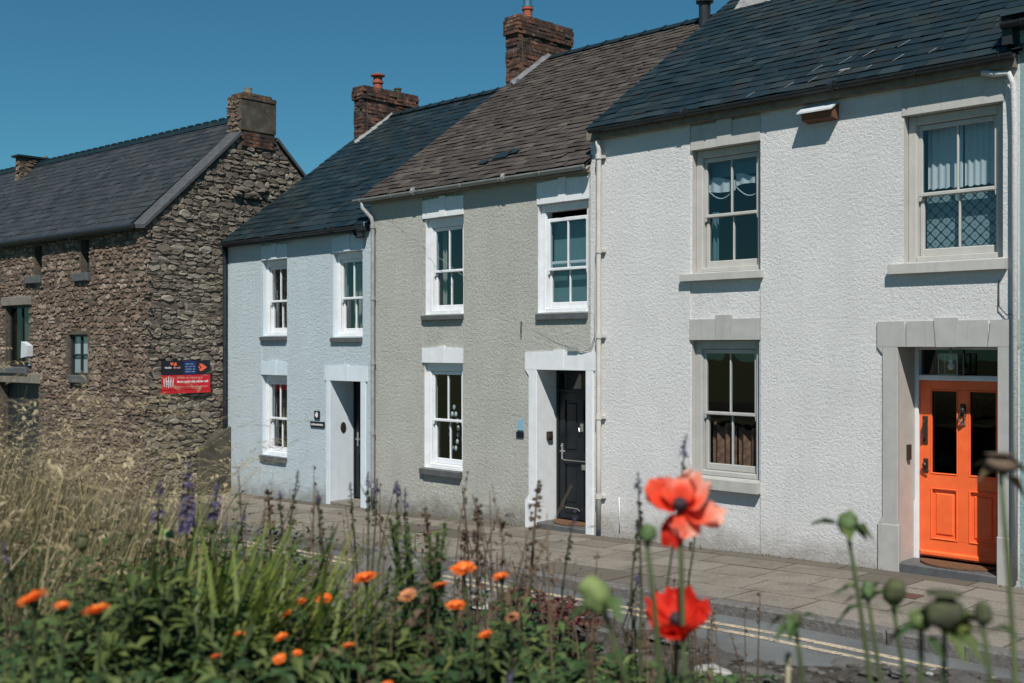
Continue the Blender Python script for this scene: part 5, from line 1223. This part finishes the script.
MG = [((-2.02,-10.52,1.985),'orange marigold half hidden among the strap leaf bases',.016),((-1.94,-10.72,2.0),'small bright orange marigold low at the bottom left among dark leaves',.012),((-1.92,-10.42,1.968),'small orange marigold below the boulder near the bottom edge',.015),((-1.769,-11.138,2.202),'wide orange marigold nearest the left edge',.027),((-1.886,-11.043,2.159),'small orange marigold between the two wide ones at the left',.014),((-1.747,-11.045,2.173),'wide orange marigold, second from the left edge, beside the dark shrub',.024),
((-2.004,-10.31,2.08),'big orange marigold in front of the boulder',.029),((-2.153,-10.318,2.013),'half closed orange marigold left of the boulder',.021),((-2.189,-10.354,2.008),'little orange marigold bud beside the strap leaves',.012),((-2.13,-10.436,2.002),'small deep orange marigold low among the strap leaves',.016),
((-1.776,-10.222,2.12),'large orange marigold, topmost of the group right of the spurge',.030),((-1.886,-10.191,2.064),'orange marigold closest to the right side of the spurge',.021),((-1.791,-10.096,2.084),'round orange marigold, rightmost of the upper group, by the stonecrop',.020),((-1.788,-10.234,2.041),'flat orange marigold below the topmost flower',.026),
((-1.742,-10.189,1.981),'lone orange marigold low on the right of the group',.018),((-1.882,-10.613,1.985),'orange marigold near the bottom edge left of centre',.015),((-2.026,-10.616,2.009),'dull orange marigold under the strap leaves',.013),((-1.943,-10.533,1.97),'small reddish marigold at the bottom left of centre',.011),((-1.60,-10.57,1.985),'tiny orange marigold at the bottom edge below the strap leaves',.013)]
for k, (c, lb, r_) in enumerate(MG): marigold(c, lb, 500+k, r_)
marigold((-2.015,-10.179,2.02), 'faded peach marigold just left of the spurge', 560, .024, True)
marigold((-1.70,-10.15,2.02), 'faded brownish marigold drooping under the rightmost upper flower', 561, .016, True)

# ---- poppies
def petal_frame(ax):
    e1 = Vector((.7046,.7096,0)); e1 = (e1 - ax*e1.dot(ax)).normalized(); e2 = ax.cross(e1)
    return Matrix((e1, e2, ax)).transposed()
def petal(f, C, ax, az, Lr, W, el, curl, t0, t1, seed, n=12, m=14):
    Mx = petal_frame(ax); idx = {}
    for i in range(n+1):
        u = i/n
        for k in range(m+1):
            v = (k/m-.5)*2
            wd = W*(math.sin(min(1,u*1.25+.12)*math.pi*.5))*(1 if u < .8 else 1-.55*(u-.8)/.2*abs(v))
            e = el + curl*u
            rad = Lr*(u*math.cos(el+curl*u*.5)) ; hh = Lr*(u*math.sin(el+curl*u*.5))
            ruff = .26*Lr*u*mnoise.noise(Vector((v*2.3+seed*1.7, u*2.6, seed)))+.06*Lr*u*u*math.sin(v*13+seed)
            a2 = az + v*wd/(max(rad,.25*Lr)+.3*Lr)
            ruff += .10*Lr*u*u*u*mnoise.noise(Vector((v*5.5+seed*2.3, 1.7, seed))); rad *= 1+.13*u*mnoise.noise(Vector((v*3.1, seed*1.9, 4.)))
            P = Vector((math.cos(a2)*rad*(1-.12*v*v), math.sin(a2)*rad*(1-.12*v*v), hh+ruff+.05*Lr*v*v))
            idx[i,k] = f.vert(C + Mx @ P)
    for i in range(n):
        for k in range(m):
            u = i/n; q = (k/m-.5)*2; s_ = .5+.5*mnoise.noise(Vector((q*3+seed, u*1.5, 5)))
            f.face((idx[i,k], idx[i+1,k], idx[i+1,k+1], idx[i,k+1]), tint=min(1, max(0, t0+(t1-t0)*u*(.6+.8*s_))))
def stem_between(name, B, T, r0, r1, m, root, bow=(0,0,0), hairs=True, tint=.5, parent=None):
    s = MB(); B, T = Vector(B), Vector(T); P = [B.lerp(T,k/6)+Vector(bow)*math.sin(math.pi*k/6) for k in range(7)]
    s.tube(P, [r0+(r1-r0)*k/6 for k in range(7)], 8, tint=[min(1, tint+.35-.75*tint*k/5) for k in range(7)])
    return s.build(name, m, root=root, smooth=True, parent=parent)
def poppy(C, base, ax, petals, label, seed):
    C = Vector(C); ax = Vector(ax).normalized(); t = thing('poppy', base, label, 'flower', group='red poppies')
    stem_between('stem', base, C-ax*.01, .0052, .004, mat['stem'], t, bow=(-.015,.01,0), tint=.35)
    for k, (az, Lr, W, el, curl, t0, t1) in enumerate(petals):
        f = MB(); petal(f, C, ax, az, Lr, W, el, curl, t0, t1, seed+k*3.1); f.build('petal', mat['poppy'], root=t, smooth=True)
    d = MB(); rr = random.Random(int(seed)); Mx = petal_frame(ax)
    d.lathe([(.004,0),(.009,.006),(.011,.014),(.010,.019),(.003,.021)], C+ax*.004, 12, axis=ax)
    for k in range(70):
        a2 = rr.uniform(0,6.3); q = rr.uniform(.006,.014); P0 = C+Mx@Vector((math.cos(a2)*.006, math.sin(a2)*.006, .003)); P1 = C+Mx@Vector((math.cos(a2)*q, math.sin(a2)*q, rr.uniform(.012,.022)))
        d.tube([P0,P1], [.0006,.0012], 4)
    d.build('flower_centre', mat['poppy_dark'], root=t)
# upper poppy: open, pale salmon outside, one lower petal deep red
tow = Vector((.55,-.83,0))   # towards the camera
poppy((-1.117,-10.34,2.328), at(-.98,-10.47), (.30,-.44,.85), [(R(150),.070,.082,.40,.35,.0,.55),(R(88),.058,.075,.70,.30,.10,.75),(R(38),.070,.080,.42,.30,.10,.98),(R(-16),.074,.052,-.06,-.05,.20,.95),(R(236),.060,.050,-.50,-.45,.0,.06),(R(290),.048,.062,-.40,-.15,.20,.9)], 'upper red poppy with salmon pink petal edges before the white cottage', 11)
# lower poppy: a deep red bowl seen from the side
poppy((-1.12,-10.345,2.140), at(-1.10,-10.36), (.30,-.44,.85), [(R(k*60+8+9*(k % 2)),.064,.072,.20+.12*(k % 2),.60,.02+.06*(k % 2),.10+.30*(k == 3)) for k in range(6)], 'lower deep red poppy cup in front of the yellow lines', 23)
def bud(C, base, label, r=(.016,.016,.021), m='bud_green', ax=(0,0,1), leaves=0, seed=0, sm_='stem', r0=.005, name='poppy_bud', bow=(.01,.005,0), crown=False, lm='leaf_dark', tint=.4, group='poppy buds and seed heads'):
    r = tuple(q*(1.22 if C[0] > -1.0 and C[2] < 2.3 else 1.) for q in r); r0 *= 1.15; rr = random.Random(seed); C = Vector(C); t = thing(name, tuple(base), label, 'flower bud' if name == 'poppy_bud' else 'seed head', group=group)
    stem_between('stem', base, C, r0, .0036, mat[sm_], t, bow, tint=tint)
    b = MB(); b.blob((0,0,0), r[0], r[1], r[2], 16, 12, .30, seed); 
    Mx = Vector(ax).normalized().to_track_quat('Z','Y').to_matrix(); b.v = [tuple(C + Mx @ (Vector(v)+Vector((0,0,r[2]*.8)))) for v in b.v]
    if crown: b.lathe([(.004,r[2]*1.7),(r[0]*.95,r[2]*1.82),(r[0]*1.0,r[2]*1.9),(.003,r[2]*1.95)], C, 14, axis=ax)
    b.build('bud' if name == 'poppy_bud' else 'pod', mat[m], root=t, smooth=True)
    if leaves:
        l = MB()
        for k in range(leaves):
            a2 = rr.uniform(0,6.3); leaf(l, C+Vector((0,0,rr.uniform(-.012,.02))), (math.cos(a2), math.sin(a2), rr.uniform(-.3,.5)), rr.uniform(.042,.072), rr.uniform(.020,.032), rr.uniform(.3,.95), .45)
        l.build('leaf', mat[lm], root=t)
    return t
bud((-1.062,-10.497,2.305), at(-1.02,-10.50), 'upright green poppy bud just left of the upper red poppy', seed=1, m='bud_green', ax=(.2,0,1), r=(.013,.013,.015))
bud((-.975,-10.70,2.250), at(-.86,-10.62), 'fat pale green poppy bud left of the lower red poppy', seed=2, m='bud_pale', ax=(-.5,-.2,.8), r=(.016,.016,.022), leaves=2, lm='leaf')
bud((-.945,-10.10,2.285), at(-.86,-10.13), 'green poppy bud with a side leaf before the foot of the white wall', seed=3, r=(.014,.014,.018), leaves=3)
l = MB(); leaf(l, (-.955,-10.11,2.30), (-.75,-.6,.12), .052, .030, .7, .1); leaf(l, (-.955,-10.112,2.305), (-.75,-.6,.02), .05, .026, .5, .2)
o = l.build('leaf', mat['leaf'], parent=[q for q in bpy.data.objects if q.get('label','').startswith('green poppy bud with a side leaf')][0]); o.location = -Vector(o.parent.location)
bud((-.895,-10.04,2.165), at(-.84,-10.06), 'dark nodding poppy bud left of the seed heads', seed=4, m='pod_dark', ax=(.2,-.1,1), r=(.015,.015,.021))
bud((-.94,-10.04,2.165), at(-.87,-10.09), 'leafy green poppy shoot touching the dark nodding bud', seed=5, m='bud_green', r=(.010,.010,.014), leaves=6, lm='leaf')
bud((-1.01,-10.158,2.125), at(-.99,-10.16), 'small leafy green poppy bud near the yellow lines', seed=6, m='pod_dark', r=(.011,.011,.014), leaves=5, lm='leaf')
bud((-1.02,-10.165,2.06), at(-1.06,-10.18), 'bleached dry stem beside the small leafy bud', seed=7, m='pale_stem', sm_='pale_stem', r=(.006,.006,.012), name='seed_head', r0=.006)
bud((-.655,-10.376,2.225), at(-.655,-10.38), 'dark ragged poppy seed head with drooping leaves at the lower right', seed=8, m='pod_dark', r=(.020,.020,.020), leaves=16, name='seed_head', crown=True, bow=(0,0,0))
bud((-.69,-10.37,2.215), at(-.68,-10.39), 'second stem of the ragged seed head cluster, with pale green leaf', seed=9, m='bud_pale', r=(.012,.012,.014), leaves=3, lm='leaf', name='seed_head', bow=(0,0,0))
bud((-.61,-10.36,2.235), at(-.575,-10.36), 'slanting stem right of the ragged seed head, ending in a curled leaf', seed=10, m='pod_dark', r=(.009,.009,.014), leaves=3, name='seed_head')
bud((-.684,-10.117,2.410), at(-.655,-10.13), 'brown poppy seed head with withered petals before the orange door', seed=11, m='withered', r=(.024,.024,.015), crown=True, name='seed_head', leaves=5, lm='leaf_litter', tint=.9)
bud((-2.548,-10.716,2.13), at(-2.54,-10.70), 'dark poppy pod with a green cap at the left beside the grass', seed=12, m='pod_dark', r=(.016,.016,.020), name='seed_head', crown=True)
bud((-2.686,-10.429,2.10), at(-2.68,-10.43), 'pale green bud at the foot of the dense purple spire', seed=13, m='bud_pale', r=(.015,.015,.016))
bud((-2.605,-10.348,2.125), at(-2.61,-10.34), 'black round pod on a thin dark stem above the strap leaves', seed=14, m='pod_dark', r=(.014,.014,.016), name='seed_head')
bud((-.88,-10.55,2.06), at(-.87,-10.55), 'small leafy dark shoot at the bottom right of the poppies', seed=15, m='pod_dark', r=(.009,.009,.014), leaves=5)
# weeds and leaf litter at the foot of the walls
rr = random.Random(808); b = MB()
for k in range(420):
    X = rr.uniform(-19.5,-4.6); 
    cl = mnoise.noise(Vector((X*1.1, 3, 1)))
    if cl < .05 and rr.random() < .8: continue
    if -11.4 < X < -10.4 or -5.8 < X < -4.7: continue
    Y = -.02-abs(rr.gauss(0,.05)); leaf(b, (X,Y,gz(X)+.004), (rr.uniform(-1,1), rr.uniform(-1,.2), rr.uniform(.1,1.2)), rr.uniform(.02,.06), rr.uniform(.012,.03), rr.random())
tag(b.build('leaf_litter', mat['leaf_litter']), 'small weeds and dry leaves along the foot of the cottage walls', 'leaf litter', kind='stuff')

# ================================================================== LIGHT, SKY, CAMERA
SUN = Vector((.9,-1.,1.68)).normalized()
el = math.asin(SUN.z); rot = math.atan2(SUN.x, SUN.y)
w = bpy.data.worlds.new('World'); sc.world = w; w.use_nodes = True; nt = w.node_tree; bg = nt.nodes['Background']
sky = nt.nodes.new('ShaderNodeTexSky'); sky.sky_type = 'NISHITA'; sky.sun_disc = False; sky.sun_elevation = el; sky.sun_rotation = rot; sky.air_density = 1.0; sky.dust_density = .0; sky.ozone_density = 1.6
hs = nt.nodes.new('ShaderNodeMix'); hs.data_type = 'RGBA'; hs.blend_type = 'MULTIPLY'; hs.inputs[0].default_value = 1; hs.inputs[7].default_value = (.375,.89,1.0,1)
nt.links.new(sky.outputs[0], hs.inputs[6]); nt.links.new(hs.outputs[2], bg.inputs[0]); bg.inputs[1].default_value = .058
sl = bpy.data.lights.new('sun', 'SUN'); sl.energy = 5.0; sl.angle = R(.53); sl.color = (1., .965, .91)
so = bpy.data.objects.new('sun', sl); COL.objects.link(so); so.rotation_euler = SUN.to_track_quat('Z', 'Y').to_euler(); so.location = (5,-15,20)
cam = bpy.data.cameras.new('camera'); co = bpy.data.objects.new('camera', cam); COL.objects.link(co); sc.camera = co
co.location = (0, CAMY, EYE); co.rotation_euler = (R(90), 0, R(45.205)); cam.sensor_width = 36; cam.lens = 1120*36/1024; cam.shift_y = 5.5/1024
cam.clip_end = 2000; cam.clip_start = .05
cam.dof.use_dof = True; cam.dof.focus_distance = 13.5; cam.dof.aperture_fstop = 3.8
vs = sc.view_settings; vs.view_transform = 'Standard'; vs.look = 'None'; vs.gamma = 1; vs.exposure = .14; vs.use_curve_mapping = False
sc.cycles.max_bounces = 8; sc.cycles.transparent_max_bounces = 12; sc.cycles.caustics_reflective = False; sc.cycles.caustics_refractive = False
